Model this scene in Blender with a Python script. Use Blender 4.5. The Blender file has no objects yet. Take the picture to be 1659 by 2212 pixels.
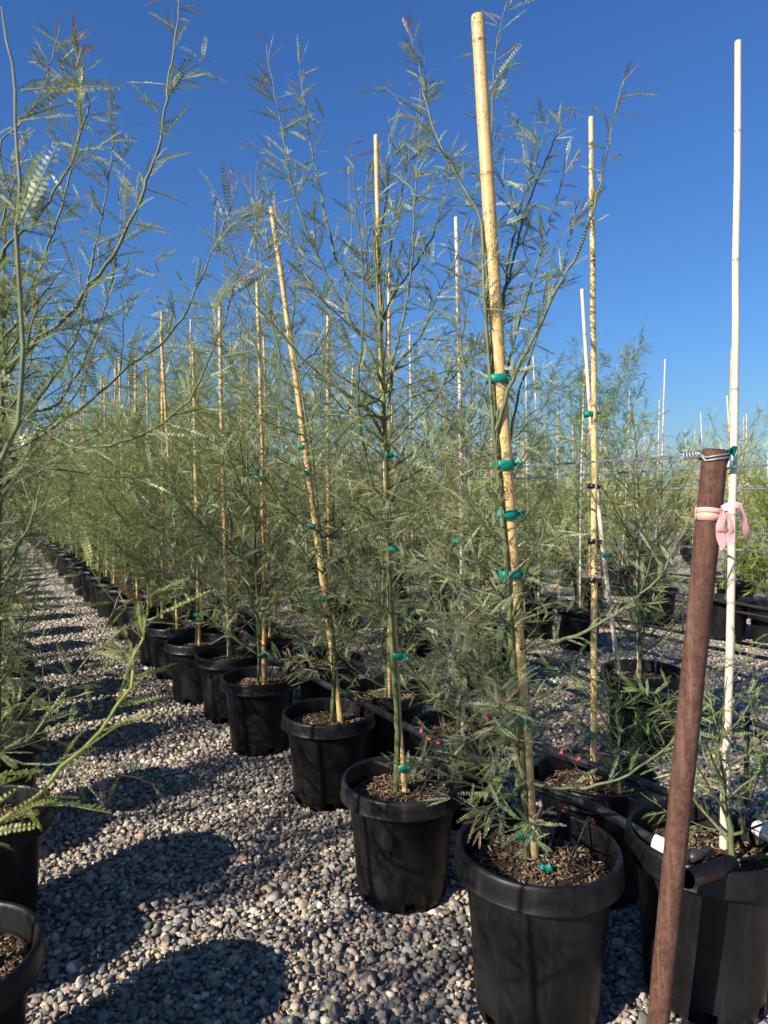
import bpy, bmesh, math, random
import numpy as np
from mathutils import Vector, Matrix

# ------------------------------------------------------------------ camera, sky, sun, exposure
SC = bpy.context.scene
COL = SC.collection
CAM_H, FPX, HOR = 1.40, 694.0, 490.0          # eye height, focal length and horizon row for a 768 x 1024 frame
PITCH = math.atan((512 - HOR) / FPX)
cd = bpy.data.cameras.new("camera")
cam = bpy.data.objects.new("camera", cd)
COL.objects.link(cam)
cd.sensor_fit = 'VERTICAL'; cd.sensor_height = 36.0; cd.sensor_width = 27.0
cd.lens = 36.0 * FPX / 1024
cd.clip_start = 0.05; cd.clip_end = 2000
cd.dof.use_dof = True; cd.dof.focus_distance = 2.6; cd.dof.aperture_fstop = 7.5
cam.location = (0, 0, CAM_H)
cam.rotation_euler = (math.pi / 2 - PITCH, 0, 0)
SC.camera = cam

SUN_EL = math.radians(30)
SUN_DIR = math.radians(41)      # the light travels towards +X, turned this far towards +Y
w = bpy.data.worlds.new("World"); SC.world = w; w.use_nodes = True
nt = w.node_tree; nt.nodes.clear()
sky = nt.nodes.new('ShaderNodeTexSky'); sky.sky_type = 'NISHITA'; sky.sun_disc = False
sky.sun_elevation = SUN_EL
lx, ly = math.cos(SUN_DIR), math.sin(SUN_DIR)
sky.sun_rotation = math.atan2(-lx, -ly)
sky.air_density = 1.75; sky.dust_density = 0.1; sky.ozone_density = 6.0; sky.altitude = 300
bg = nt.nodes.new('ShaderNodeBackground'); bg.inputs[1].default_value = 0.10
wo = nt.nodes.new('ShaderNodeOutputWorld')
tn = nt.nodes.new('ShaderNodeMix'); tn.data_type = 'RGBA'; tn.blend_type = 'MULTIPLY'; tn.inputs[0].default_value = 1.0
tn.inputs[7].default_value = (.267, .424, .705, 1)      # the clear desert blue of the photo
nt.links.new(sky.outputs[0], tn.inputs[6]); nt.links.new(tn.outputs[2], bg.inputs[0]); nt.links.new(bg.outputs[0], wo.inputs[0])

sl = bpy.data.lights.new("sun", 'SUN'); sl.energy = 5.0; sl.angle = math.radians(0.55); sl.color = (1.0, 0.93, 0.82)
so = bpy.data.objects.new("sun", sl); COL.objects.link(so)
sdir = Vector((lx * math.cos(SUN_EL), ly * math.cos(SUN_EL), -math.sin(SUN_EL)))
so.rotation_euler = sdir.to_track_quat('-Z', 'Y').to_euler(); so.location = (-6, -4, 8)

SC.view_settings.view_transform = 'Standard'; SC.view_settings.look = 'None'
SC.view_settings.exposure = 0.88; SC.view_settings.gamma = 1.0
SC.cycles.max_bounces = 6; SC.cycles.diffuse_bounces = 3; SC.cycles.transmission_bounces = 4
SC.cycles.use_denoising = True
try:
    SC.cycles.denoiser = 'OPENIMAGEDENOISE'
except Exception:
    pass

# ------------------------------------------------------------------ helpers
VS = 768 / 1659.0


def at(px, py, y):
    """the point at ground distance y that the camera sees at (px, py) of a 768 x 1024 frame"""
    cx, cy = (px - 384) / FPX, (512 - py) / FPX
    c, s = math.cos(PITCH), math.sin(PITCH)
    dy, dz = c + cy * s, cy * c - s
    k = y / dy
    return np.array([cx * k, y, CAM_H + dz * k])


def av(vx, vy, y):
    return at(vx * VS, vy * VS, y)


def nrm(v):
    return v / (np.linalg.norm(v) + 1e-9)


class Acc:
    """collects tubes, boxes and leaf blades into ONE mesh"""
    def __init__(self):
        self.v, self.f, self.t, self.n = [], [], [], 0

    def add(self, verts, faces, tint=None):
        verts = np.asarray(verts, float)
        self.v.append(verts)
        for f in faces:
            self.f.append(np.asarray(f, np.int64) + self.n)
        if tint is None:
            tint = (1, 1, 1)
        tint = np.asarray(tint, float)
        if tint.ndim == 1:
            tint = np.repeat(tint[None], len(verts), 0)
        self.t.append(tint)
        self.n += len(verts)

    def build(self, name, mat, parent=None, smooth=True, bevel=None):
        me = bpy.data.meshes.new(name)
        if self.n:
            V = np.concatenate(self.v)
            arrs = [a for a in self.f if a.size]
            loops = np.concatenate([a.ravel() for a in arrs])
            tot = np.concatenate([np.full(len(a), a.shape[1]) for a in arrs])
            me.vertices.add(len(V)); me.vertices.foreach_set('co', V.ravel())
            me.loops.add(len(loops)); me.loops.foreach_set('vertex_index', loops.astype(np.int32))
            me.polygons.add(len(tot))
            st = np.concatenate([[0], np.cumsum(tot)[:-1]])
            me.polygons.foreach_set('loop_start', st.astype(np.int32))
            me.polygons.foreach_set('loop_total', tot.astype(np.int32))
            me.update(calc_edges=True)
            T = np.concatenate(self.t)
            ca = me.color_attributes.new('tint', 'FLOAT_COLOR', 'POINT')
            ca.data.foreach_set('color', np.concatenate([T, np.ones((len(T), 1))], 1).ravel().astype(np.float32))
            if smooth:
                me.polygons.foreach_set('use_smooth', np.ones(len(tot), bool))
            me.validate()
        me.materials.append(mat)
        o = bpy.data.objects.new(name, me)
        COL.objects.link(o)
        if parent is not None:
            o.parent = parent
        return o


def tube(acc, pts, rad, sides=6, tint=None, cap=True):
    P = np.asarray(pts, float); n = len(P)
    R = np.full(n, rad) if np.isscalar(rad) else np.asarray(rad, float)
    T = np.gradient(P, axis=0); T /= np.linalg.norm(T, axis=1)[:, None] + 1e-9
    up = np.array([0, 0, 1.0]) if abs(T[0][2]) < .9 else np.array([1.0, 0, 0])
    u = nrm(np.cross(T[0], up)); U = []
    for i in range(n):
        u = nrm(u - T[i] * np.dot(u, T[i])); U.append(u)
    U = np.array(U); W = np.cross(T, U)
    a = np.arange(sides) * 2 * math.pi / sides
    V = P[:, None] + R[:, None, None] * (np.cos(a)[None, :, None] * U[:, None] + np.sin(a)[None, :, None] * W[:, None])
    V = V.reshape(-1, 3)
    i = np.arange(n - 1)[:, None] * sides; j = np.arange(sides)[None]; k = (j + 1) % sides
    q = np.stack([i + j, i + k, i + sides + k, i + sides + j], -1).reshape(-1, 4)
    faces = [q]
    if cap:
        faces += [np.arange(sides)[::-1][None], (np.arange(sides) + (n - 1) * sides)[None]]
    if tint is not None:
        tint = np.asarray(tint, float)
        if tint.ndim == 2:
            tint = np.repeat(tint, sides, 0)
    acc.add(V, faces, tint)


def lathe(acc, prof, seg=40, skip=None, tint=None, close=False):
    """prof: (r, z) list; skip(i, j) leaves a face out"""
    a = np.arange(seg) * 2 * math.pi / seg
    V = np.array([[r * math.cos(t), r * math.sin(t), z] for r, z in prof for t in a])
    F = []
    m = len(prof)
    for i in range(m if close else m - 1):
        for j in range(seg):
            if skip and skip(i, j):
                continue
            k = (j + 1) % seg; i2 = (i + 1) % m
            F.append((i * seg + j, i * seg + k, i2 * seg + k, i2 * seg + j))
    acc.add(V, [np.array(F)], tint)


def box(acc, c, size, M=None, tint=None):
    s = np.array([[x, y, z] for x in (-.5, .5) for y in (-.5, .5) for z in (-.5, .5)]) * np.asarray(size)
    if M is not None:
        s = s @ np.asarray(M).T
    f = np.array([(0, 1, 3, 2), (4, 6, 7, 5), (0, 4, 5, 1), (2, 3, 7, 6), (0, 2, 6, 4), (1, 5, 7, 3)])
    acc.add(s + np.asarray(c), [f], tint)


def spline(pts, step):
    """Catmull-Rom through pts, resampled at about one step"""
    P = [np.asarray(p, float) for p in pts]
    if len(P) == 2:
        n = max(2, int(np.linalg.norm(P[1] - P[0]) / step) + 1)
        return np.array([P[0] + (P[1] - P[0]) * t for t in np.linspace(0, 1, n)])
    P = [2 * P[0] - P[1]] + P + [2 * P[-1] - P[-2]]
    out = []
    for i in range(1, len(P) - 2):
        a, b, c, d = P[i - 1], P[i], P[i + 1], P[i + 2]
        n = max(1, int(np.linalg.norm(c - b) / step))
        for k in range(n):
            t = k / n
            out.append(.5 * (2 * b + (c - a) * t + (2 * a - 5 * b + 4 * c - d) * t * t + (3 * b - a - 3 * c + d) * t ** 3))
    out.append(P[-2])
    return np.array(out)


def thing(name, label, cat, loc=(0, 0, 0), group=None, rz=0.0):
    o = bpy.data.objects.new(name, None); COL.objects.link(o)
    o.empty_display_size = .1
    o.location = tuple(float(x) for x in loc); o.rotation_euler = (0, 0, rz)
    o['label'] = label; o['category'] = cat
    if group:
        o['group'] = group
    return o


def tag(o, label=None, cat=None, group=None, kind=None):
    for k, v in (('label', label), ('category', cat), ('group', group), ('kind', kind)):
        if v:
            o[k] = v
    return o


def dup(root, loc, rz=0.0, label=None, group=None, scale=1.0, tilt=(0, 0)):
    r = root.copy(); COL.objects.link(r)
    r.location = tuple(float(x) for x in loc); r.rotation_euler = (tilt[0], tilt[1], rz)
    r.scale = (scale,) * 3 if np.isscalar(scale) else scale
    if label:
        r['label'] = label
    if group:
        r['group'] = group
    for ch in list(root.children):
        c = ch.copy(); COL.objects.link(c); c.parent = r
        for g in ch.children:
            d = g.copy(); COL.objects.link(d); d.parent = c
    return r


ORD = ("first second third fourth fifth sixth seventh eighth ninth tenth eleventh twelfth thirteenth fourteenth fifteenth "
       "sixteenth seventeenth eighteenth nineteenth twentieth").split()

# ------------------------------------------------------------------ materials
class Mat:
    def __init__(self, name, rough=.6, spec=.4):
        self.m = bpy.data.materials.new(name); self.m.use_nodes = True
        self.t = self.m.node_tree; self.N = self.t.nodes; self.L = self.t.links
        self.b = self.N['Principled BSDF']; self.out = self.N['Material Output']
        self.b.inputs['Roughness'].default_value = rough
        self.b.inputs['Specular IOR Level'].default_value = spec

    def node(self, typ, **kw):
        n = self.N.new(typ)
        for k, v in kw.items():
            setattr(n, k, v)
        return n

    def link(self, a, b):
        self.L.new(a, b)

    def coord(self, scale=(1, 1, 1), which='Object'):
        tc = self.node('ShaderNodeTexCoord'); mp = self.node('ShaderNodeMapping')
        mp.inputs['Scale'].default_value = scale
        self.link(tc.outputs[which], mp.inputs[0]); return mp.outputs[0]

    def noise(self, scale, detail=4, rough=.6, co=None):
        n = self.node('ShaderNodeTexNoise')
        n.inputs['Scale'].default_value = scale; n.inputs['Detail'].default_value = detail
        n.inputs['Roughness'].default_value = rough
        if co is not None:
            self.link(co, n.inputs['Vector'])
        return n.outputs['Fac']

    def ramp(self, fac, stops):
        r = self.node('ShaderNodeValToRGB'); e = r.color_ramp.elements
        while len(e) < len(stops):
            e.new(.5)
        for k, (p, c) in enumerate(stops):
            e[k].position = p; e[k].color = (c[0], c[1], c[2], 1) if not np.isscalar(c) else (c, c, c, 1)
        self.link(fac, r.inputs[0]); return r.outputs[0]

    def mix(self, fac, a, b, mode='MIX'):
        n = self.node('ShaderNodeMix', data_type='RGBA', blend_type=mode)
        for s, v in ((n.inputs[0], fac), (n.inputs[6], a), (n.inputs[7], b)):
            if isinstance(v, (int, float)):
                s.default_value = v
            elif isinstance(v, tuple):
                s.default_value = (*v, 1)
            else:
                self.link(v, s)
        return n.outputs[2]

    def tint(self):
        a = self.node('ShaderNodeAttribute', attribute_name='tint'); return a.outputs['Color']

    def bump(self, h, strength=.3, dist=.01):
        n = self.node('ShaderNodeBump'); n.inputs['Strength'].default_value = strength; n.inputs['Distance'].default_value = dist
        self.link(h, n.inputs['Height']); self.link(n.outputs[0], self.b.inputs['Normal'])

    def base(self, c):
        if isinstance(c, tuple):
            self.b.inputs['Base Color'].default_value = (*c, 1)
        else:
            self.link(c, self.b.inputs['Base Color'])

    def rough(self, c):
        self.link(c, self.b.inputs['Roughness'])


def m_leaf():
    m = Mat('leaf', .42, .45)
    c = m.mix(1.0, m.tint(), m.ramp(m.noise(60, 1, .5, m.coord()), [(.3, .85), (.7, 1.12)]), 'MULTIPLY')
    m.base(c)
    tr = m.node('ShaderNodeBsdfTranslucent'); m.link(m.mix(1.0, c, (1.1, 1.2, .55), 'MULTIPLY'), tr.inputs[0])
    mx = m.node('ShaderNodeMixShader'); mx.inputs[0].default_value = .30
    m.link(m.b.outputs[0], mx.inputs[1]); m.link(tr.outputs[0], mx.inputs[2]); m.link(mx.outputs[0], m.out.inputs[0])
    return m.m


def m_bark():
    m = Mat('green_bark', .55, .35)
    co = m.coord((1, 1, .25))
    c = m.mix(1.0, m.tint(), m.ramp(m.noise(90, 4, .6, co), [(.3, .7), (.65, 1.15)]), 'MULTIPLY')
    c = m.mix(m.ramp(m.noise(260, 2, .5, m.coord()), [(.66, 0), (.72, 1)]), c, (.20, .17, .10))
    m.base(c); m.bump(m.noise(200, 3, .6, co), .25, .002)
    return m.m


def m_bamboo(name, col, col2, speck, amount):
    m = Mat(name, .42, .4)
    co = m.coord((1, 1, .06))
    c = m.mix(m.noise(70, 4, .6, co), col, col2)
    c = m.mix(m.ramp(m.noise(6, 3, .6, m.coord()), [(.4, 0), (.75, .5)]), c, tuple(x * .72 for x in col))
    sp = m.ramp(m.noise(230, 3, .7, m.coord((1, 1, .45))), [(amount, 0), (amount + .03, 1)])
    big = m.ramp(m.noise(4.5, 2, .5, m.coord((1, 1, 1))), [(.44, 0), (.6, 1)])
    k = m.node('ShaderNodeMath', operation='MULTIPLY'); m.link(sp, k.inputs[0]); m.link(big, k.inputs[1])
    c = m.mix(k.outputs[0], c, speck)
    c = m.mix(1.0, c, m.tint(), 'MULTIPLY')
    m.base(c); m.bump(m.noise(120, 3, .6, co), .12, .001)
    return m.m


def m_pot():
    m = Mat('black_plastic', .45, .28)
    co = m.coord()
    dust = m.ramp(m.noise(5, 6, .65, co), [(.42, 0), (.8, .55)])
    streak = m.ramp(m.noise(28, 5, .7, m.coord((1, 1, .12))), [(.52, 0), (.78, .35)])
    speck = m.ramp(m.noise(330, 2, .6, co), [(.70, 0), (.75, .7)])
    c = m.mix(dust, (.0042, .0044, .0050), (.024, .023, .022))
    c = m.mix(streak, c, (.042, .038, .033))
    c = m.mix(speck, c, (.09, .085, .078))
    oi = m.node('ShaderNodeObjectInfo')
    c = m.mix(1.0, c, m.ramp(oi.outputs['Random'], [(0, .75), (.8, 1.15), (1, 1.7)]), 'MULTIPLY')
    c = m.mix(1.0, c, m.tint(), 'MULTIPLY')
    m.base(c)
    m.rough(m.ramp(m.noise(9, 5, .6, co), [(.3, .33), (.7, .56)]))
    m.bump(m.noise(60, 5, .6, co), .12, .003)
    return m.m


def m_simple(name, col, rough=.6, spec=.4, nscale=40, amp=.25, bump=.15, metal=0.0, tint=False, bdist=.003):
    m = Mat(name, rough, spec)
    c = m.mix(m.noise(nscale, 5, .6, m.coord()), tuple(x * (1 - amp) for x in col), tuple(x * (1 + amp) for x in col))
    if tint:
        c = m.mix(1.0, c, m.tint(), 'MULTIPLY')
    m.base(c); m.b.inputs['Metallic'].default_value = metal
    if bump:
        m.bump(m.noise(nscale * 2, 4, .6, m.coord()), bump, bdist)
    return m.m


def m_tape():
    m = Mat('tie_tape', .3, .5)
    c = m.mix(m.noise(80, 4, .6, m.coord((1, 1, 3))), (.0, .165, .125), (.0, .30, .235))
    m.base(c); m.bump(m.noise(120, 4, .6, m.coord((.4, .4, 3))), .5, .003)
    tr = m.node('ShaderNodeBsdfTranslucent'); tr.inputs[0].default_value = (.0, .45, .32, 1)
    mx = m.node('ShaderNodeMixShader'); mx.inputs[0].default_value = .2
    m.link(m.b.outputs[0], mx.inputs[1]); m.link(tr.outputs[0], mx.inputs[2]); m.link(mx.outputs[0], m.out.inputs[0])
    return m.m


def m_rust():
    m = Mat('rusty_steel', .8, .25)
    co = m.coord()
    c = m.ramp(m.noise(62, 8, .72, co), [(.25, (.030, .015, .012)), (.45, (.075, .034, .024)), (.6, (.120, .056, .037)), (.8, (.20, .110, .078))])
    c = m.mix(m.ramp(m.noise(150, 4, .7, co), [(.56, 0), (.66, .8)]), c, (.035, .018, .015))
    c = m.mix(m.ramp(m.noise(75, 5, .7, m.coord((1, 1, .05))), [(.50, 0), (.68, .6)]), c, (.19, .115, .085))
    c = m.mix(m.ramp(m.noise(7, 4, .6, m.coord((1, 1, .4))), [(.42, 0), (.72, .55)]), c, (.075, .035, .027))
    m.base(c); m.bump(m.noise(170, 5, .7, co), .5, .002)
    return m.m


def m_ground():
    m = Mat('gravel_bed', .9, .2)
    tc = m.node('ShaderNodeTexCoord')
    v = m.node('ShaderNodeTexVoronoi', voronoi_dimensions='2D'); v.inputs['Scale'].default_value = 36
    m.link(tc.outputs['Object'], v.inputs['Vector'])
    sep = m.node('ShaderNodeSeparateColor'); m.link(v.outputs['Color'], sep.inputs[0])
    c = m.ramp(sep.outputs[0], [(0, (.18, .165, .15)), (.35, (.33, .29, .25)), (.7, (.46, .39, .325)), (1, (.62, .56, .48))])
    c = m.mix(m.ramp(sep.outputs[1], [(.7, 0), (.75, .7)]), c, (.32, .22, .185))
    m.base(c)
    inv = m.ramp(v.outputs['Distance'], [(0, 1), (.55, .55), (.85, 0)])
    m.bump(inv, 1.0, .018)
    return m.m


def m_stone():
    m = Mat('stone', .88, .25)
    n = m.noise(420, 4, .7, m.coord())
    c = m.mix(1.0, m.tint(), m.ramp(n, [(.3, .72), (.7, 1.2)]), 'MULTIPLY')
    m.base(c); m.bump(m.noise(260, 5, .75, m.coord()), .7, .004)
    return m.m


LEAF, BARK, POT, TAPE, RUST = m_leaf(), m_bark(), m_pot(), m_tape(), m_rust()
BAM_TAN = m_bamboo('bamboo_tan', (.53, .36, .145), (.61, .45, .21), (.13, .055, .02), .555)
BAM_OLD = m_bamboo('bamboo_weathered', (.55, .47, .38), (.68, .61, .51), (.20, .17, .14), .70)
BAM_SPOT = m_bamboo('bamboo_mould', (.58, .43, .18), (.66, .52, .25), (.012, .011, .010), .52)
SOIL = m_simple('potting_mulch', (.5, .5, .5), .9, .2, 60, .3, .4, tint=True)
HOSE = m_simple('hose_plastic', (.026, .027, .029), .38, .5, 50, .5, .2)
PINK = m_simple('pink_plastic', (.50, .08, .11), .45, .4, 60, .2, .1)
RIBBON = m_simple('pink_ribbon', (.70, .36, .35), .4, .4, 30, .12, .25, tint=True)
WHITE = m_simple('white_plastic', (.72, .72, .74), .35, .5, 40, .06, .05)
WIRE = m_simple('galvanised_wire', (.30, .31, .33), .5, .5, 90, .3, .2, metal=.6)
BLACKTAPE = m_simple('black_tape', (.012, .012, .013), .4, .5)
STONE = m_stone()

# ------------------------------------------------------------------ the ground and its stones
g = Acc()
xs = np.concatenate([[-400, -60, -20], np.linspace(-8, 8, 33), [20, 60, 400]])
ys = np.concatenate([[-20, -3], np.linspace(0, 16, 33), [30, 80, 250, 900]])
GV = np.array([[x, y, 0.0] for y in ys for x in xs]); nx = len(xs)
GF = np.array([(j * nx + i, j * nx + i + 1, (j + 1) * nx + i + 1, (j + 1) * nx + i) for j in range(len(ys) - 1) for i in range(nx - 1)])
g.add(GV, [GF])
tag(g.build('ground', m_ground()), kind='structure')

D_ROW = -0.585           # every row drifts this far towards -X for each metre of distance


def row_x(off, y):
    return -.68 + D_ROW * (y - 3.73) + off


# positions of the pots: (x, y, scale)
rng0 = np.random.default_rng(11)
ROW_A = [(.411, 1.83, 1.04), (.062, 2.39, 1), (-.252, 3.12, 1), (-.675, 3.74, .99), (-.95, 4.25, 1), (-1.25, 4.62, 1),
         (-1.57, 5.2, .97), (-1.80, 5.57, 1), (-2.08, 6.14, .98), (-2.35, 6.55, 1), (-2.68, 7.15, 1), (-3.0, 7.65, .98), (-3.3, 8.2, 1),
         (-3.63, 8.75, 1)]
y = 9.3
while y < 24:
    ROW_A.append((row_x(rng0.uniform(-.06, .06), y), y, 1.0)); y += .52 + rng0.uniform(0, .18)
ROW_B = [(.893, 1.90, 1.0), (.745, 2.42, 1.02), (.325, 2.95, 1), (.02, 3.5, 1), (-.33, 4.12, 1), (-.82, 4.88, 1)]
y = 5.5
while y < 22:
    ROW_B.append((row_x(.53 + rng0.uniform(-.06, .06), y), y, 1.0)); y += .62 + rng0.uniform(0, .2)
ROW_L = [(-.62, .78, 1), (-.965, 1.46, 1), (-1.265, 2.13, 1), (-1.60, 2.78, 1), (-1.98, 3.48, 1), (-2.25, 3.97, 1), (-2.48, 4.4, 1)]
y = 5.0
while y < 20:
    ROW_L.append((row_x(-1.47 + rng0.uniform(-.06, .06), y), y, 1.0)); y += .58 + rng0.uniform(0, .2)
ROW_M = []
y = .95
while y < 5.5:
    ROW_M.append((row_x(-2.0 + rng0.uniform(-.06, .06), y), y, 1.0)); y += .62 + rng0.uniform(0, .15)
ROWS_R = []                                   # the beds beyond, row by row
fixed = {1: [(1.42, 3.78, 1.05)], 2: [(1.72, 6.1, 1), (1.45, 6.55, .95)], 3: [(3.22, 6.5, 1), (2.82, 7.15, 1)], 4: [(3.86, 7.6, 1), (3.55, 6.35, .9)]}
for k in range(1, 9):
    off = [0, 2.13, 3.78, 5.5, 7.1, 8.7, 10.3, 12.0, 13.8][k]
    R = list(fixed.get(k, []))
    y = [0, 4.9, 3.6, 5.2, 5.4, 6.5, 7.5, 9, 10][k]
    while y < 8 + 2.6 * k:
        if all(abs(y - r[1]) > .62 for r in R) and not (k == 2 and 4.4 < y < 5.9):
            x = row_x(off + rng0.uniform(-.08, .08), y)
            if abs(x) < .58 * y + .7:
                R.append((x, y, rng0.uniform(.92, 1.03)))
        y += (.85 if k < 3 else .60) + rng0.uniform(0, .3) + .04 * k
    ROWS_R.append(R)
ALLPOTS = ROW_A + ROW_B + ROW_L + [p for R in ROWS_R for p in R]
PXY = np.array([(p[0], p[1], p[2] * .175) for p in ALLPOTS])

PAL = np.array([(.25, .235, .215), (.15, .145, .145), (.34, .29, .24), (.42, .345, .27), (.36, .25, .20), (.52, .47, .39), (.28, .27, .265), (.64, .59, .51), (.20, .18, .165)])
PALP = np.array([.24, .17, .16, .12, .08, .09, .08, .02, .04])


def ico(sub):
    bm = bmesh.new(); bmesh.ops.create_icosphere(bm, subdivisions=sub, radius=1)
    V = np.array([v.co[:] for v in bm.verts]); F = np.array([[v.index for v in f.verts] for f in bm.faces]); bm.free()
    return V, F


def stones(name, pts, size, sub, rng, label):
    V0, F0 = ico(sub)
    acc = Acc(); nv = 14
    ids = rng.integers(0, nv, len(pts))
    for k in range(nv):
        d = V0.copy()
        for q in range(7):                                    # flats and bulges
            ax = nrm(rng.normal(size=3)); h = rng.uniform(.42, .82)
            pr = d @ ax; over = np.clip(pr - h, 0, None)
            d = d - over[:, None] * ax[None] * .96
        d = d / np.abs(d).max() * 1.05; d *= 1 + .075 * rng.normal(size=(len(d), 1))
        d = d * np.array([1.15, rng.uniform(.7, 1.0), rng.uniform(.5, .78)])
        sel = np.where(ids == k)[0]; n = len(sel)
        if not n:
            continue
        az = rng.uniform(0, 2 * math.pi, n); tx = rng.normal(0, .35, n); ty = rng.normal(0, .35, n)
        c, s = np.cos(az), np.sin(az); Z = np.zeros(n); O = np.ones(n)
        Rz = np.stack([np.stack([c, -s, Z], -1), np.stack([s, c, Z], -1), np.stack([Z, Z, O], -1)], 1)
        c, s = np.cos(tx), np.sin(tx)
        Rx = np.stack([np.stack([O, Z, Z], -1), np.stack([Z, c, -s], -1), np.stack([Z, s, c], -1)], 1)
        c, s = np.cos(ty), np.sin(ty)
        Ry = np.stack([np.stack([c, Z, s], -1), np.stack([Z, O, Z], -1), np.stack([-s, Z, c], -1)], 1)
        M = Rx @ Ry @ Rz * (size[sel])[:, None, None]
        W = np.einsum('nij,vj->nvi', M, d) + pts[sel][:, None]
        F = F0[None] + (np.arange(n) * len(V0))[:, None, None]
        colr = np.array([1.10, 1.07, 1.0]) * PAL[rng.choice(len(PAL), n, p=PALP)] * rng.uniform(.8, 1.2, (n, 1)) * rng.uniform(.96, 1.04, (n, 3))
        acc.add(W.reshape(-1, 3), [F.reshape(-1, 3)], np.repeat(colr, len(V0), 0))
    return tag(acc.build(name, STONE, smooth=sub < 2), label, 'gravel', kind='stuff')


def scatter(y0, y1, pitch, rng, dens=1.0):
    ny = int((y1 - y0) / pitch)
    out = []
    for j in range(ny):
        yy = y0 + (j + .5) * pitch
        x0, x1 = max(-.6 * yy - .35, row_x(-1.75, yy)), min(.6 * yy + .3, row_x(9, yy))
        n = max(0, int((x1 - x0) / pitch))
        if not n:
            continue
        x = x0 + (np.arange(n) + rng.uniform(0, 1, n)) * pitch
        out.append(np.stack([x, yy + rng.uniform(-.6, .6, n) * pitch, np.zeros(n)], -1))
    P = np.concatenate(out)
    if dens < 1:
        P = P[rng.uniform(0, 1, len(P)) < dens]
    keep = np.ones(len(P), bool)
    for x, yy, r in PXY:
        if yy < y1 + .4 and yy > y0 - .4:
            keep &= (P[:, 0] - x) ** 2 + (P[:, 1] - yy) ** 2 > (r + .004) ** 2
    return P[keep]


rg = np.random.default_rng(5)
P1 = scatter(1.2, 3.5, .0165, rg); P1[:, 2] = rg.uniform(.002, .009, len(P1))
P2 = scatter(1.2, 3.5, .0235, rg); P2[:, 2] = rg.uniform(.012, .021, len(P2))
PN = np.concatenate([P1, P2])
stones('gravel', PN, rg.lognormal(math.log(.0095), .34, len(PN)).clip(.004, .025), 2, rg, 'loose grey and pink river gravel covering the aisle between the pot rows')
P3 = scatter(3.5, 9.0, .0255, rg); P3[:, 2] = rg.uniform(.003, .014, len(P3))
stones('gravel', P3, rg.lognormal(math.log(.0138), .28, len(P3)).clip(.008, .028), 1, rg, 'loose pale gravel farther along between the beds of saplings')

# ------------------------------------------------------------------ leaves, branches, saplings
def pinna_template(pairs, rng, droop, fold, blade=1.0):
    """one comb-like leaf blade of length 1 along +X: a rachis and pairs of small leaflets"""
    V, F = [], []
    zc = lambda x: -droop * x * x
    r = .010
    for x in (0, .5, 1.0):
        for a in (0, 2.1, 4.2):
            V.append((x, r * (1.1 - .7 * x) * math.cos(a), zc(x) + r * (1.1 - .7 * x) * math.sin(a)))
    for i in range(2):
        for j in range(3):
            k = (j + 1) % 3
            F.append((i * 3 + j, i * 3 + k, i * 3 + 3 + k, i * 3 + 3 + j))
    for p in range(pairs):
        x = .10 + .88 * (p + .5) / pairs
        env = (.62 + .38 * math.sin(math.pi * min(1, .18 + .82 * p / pairs))) * (1 if p < pairs - 2 else .75)
        for s in (-1, 1):
            L = .094 * env * blade * rng.uniform(.88, 1.1) * (12.5 / pairs) ** .5
            wd = .0262 * env * blade * rng.uniform(.9, 1.15) * (12.5 / pairs) ** .5
            a = math.radians(rng.uniform(52, 72)); f = fold + rng.uniform(-.25, .25)
            d = np.array([math.cos(a), s * math.sin(a) * math.cos(f), math.sin(a) * math.sin(f)])
            side = np.cross(d, np.array([0, -s * math.sin(f), math.cos(f)])); side = nrm(side)
            o = np.array([x, s * .008, zc(x)])
            n = len(V)
            V += [o, o + d * L * .42 + side * wd, o + d * L, o + d * L * .42 - side * wd]
            F.append((n, n + 1, n + 2, n + 3))
    return np.array(V, float), np.array(F)


_tr = np.random.default_rng(3)
TPL = {0: [pinna_template(13, _tr, d, f) for d, f in ((.06, .15), (.16, .45), (-.05, .75), (.10, -.2))],
       1: [pinna_template(9, _tr, d, f, 0.98) for d, f in ((.08, .2), (.14, .6), (-.05, .4))],
       2: [pinna_template(6, _tr, d, f, 1.15) for d, f in ((.08, .2), (.12, .6))]}
LEAF_COL = np.array([(.315, .350, .165), (.240, .285, .120), (.390, .410, .240), (.310, .342, .195), (.190, .235, .095)])


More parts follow.
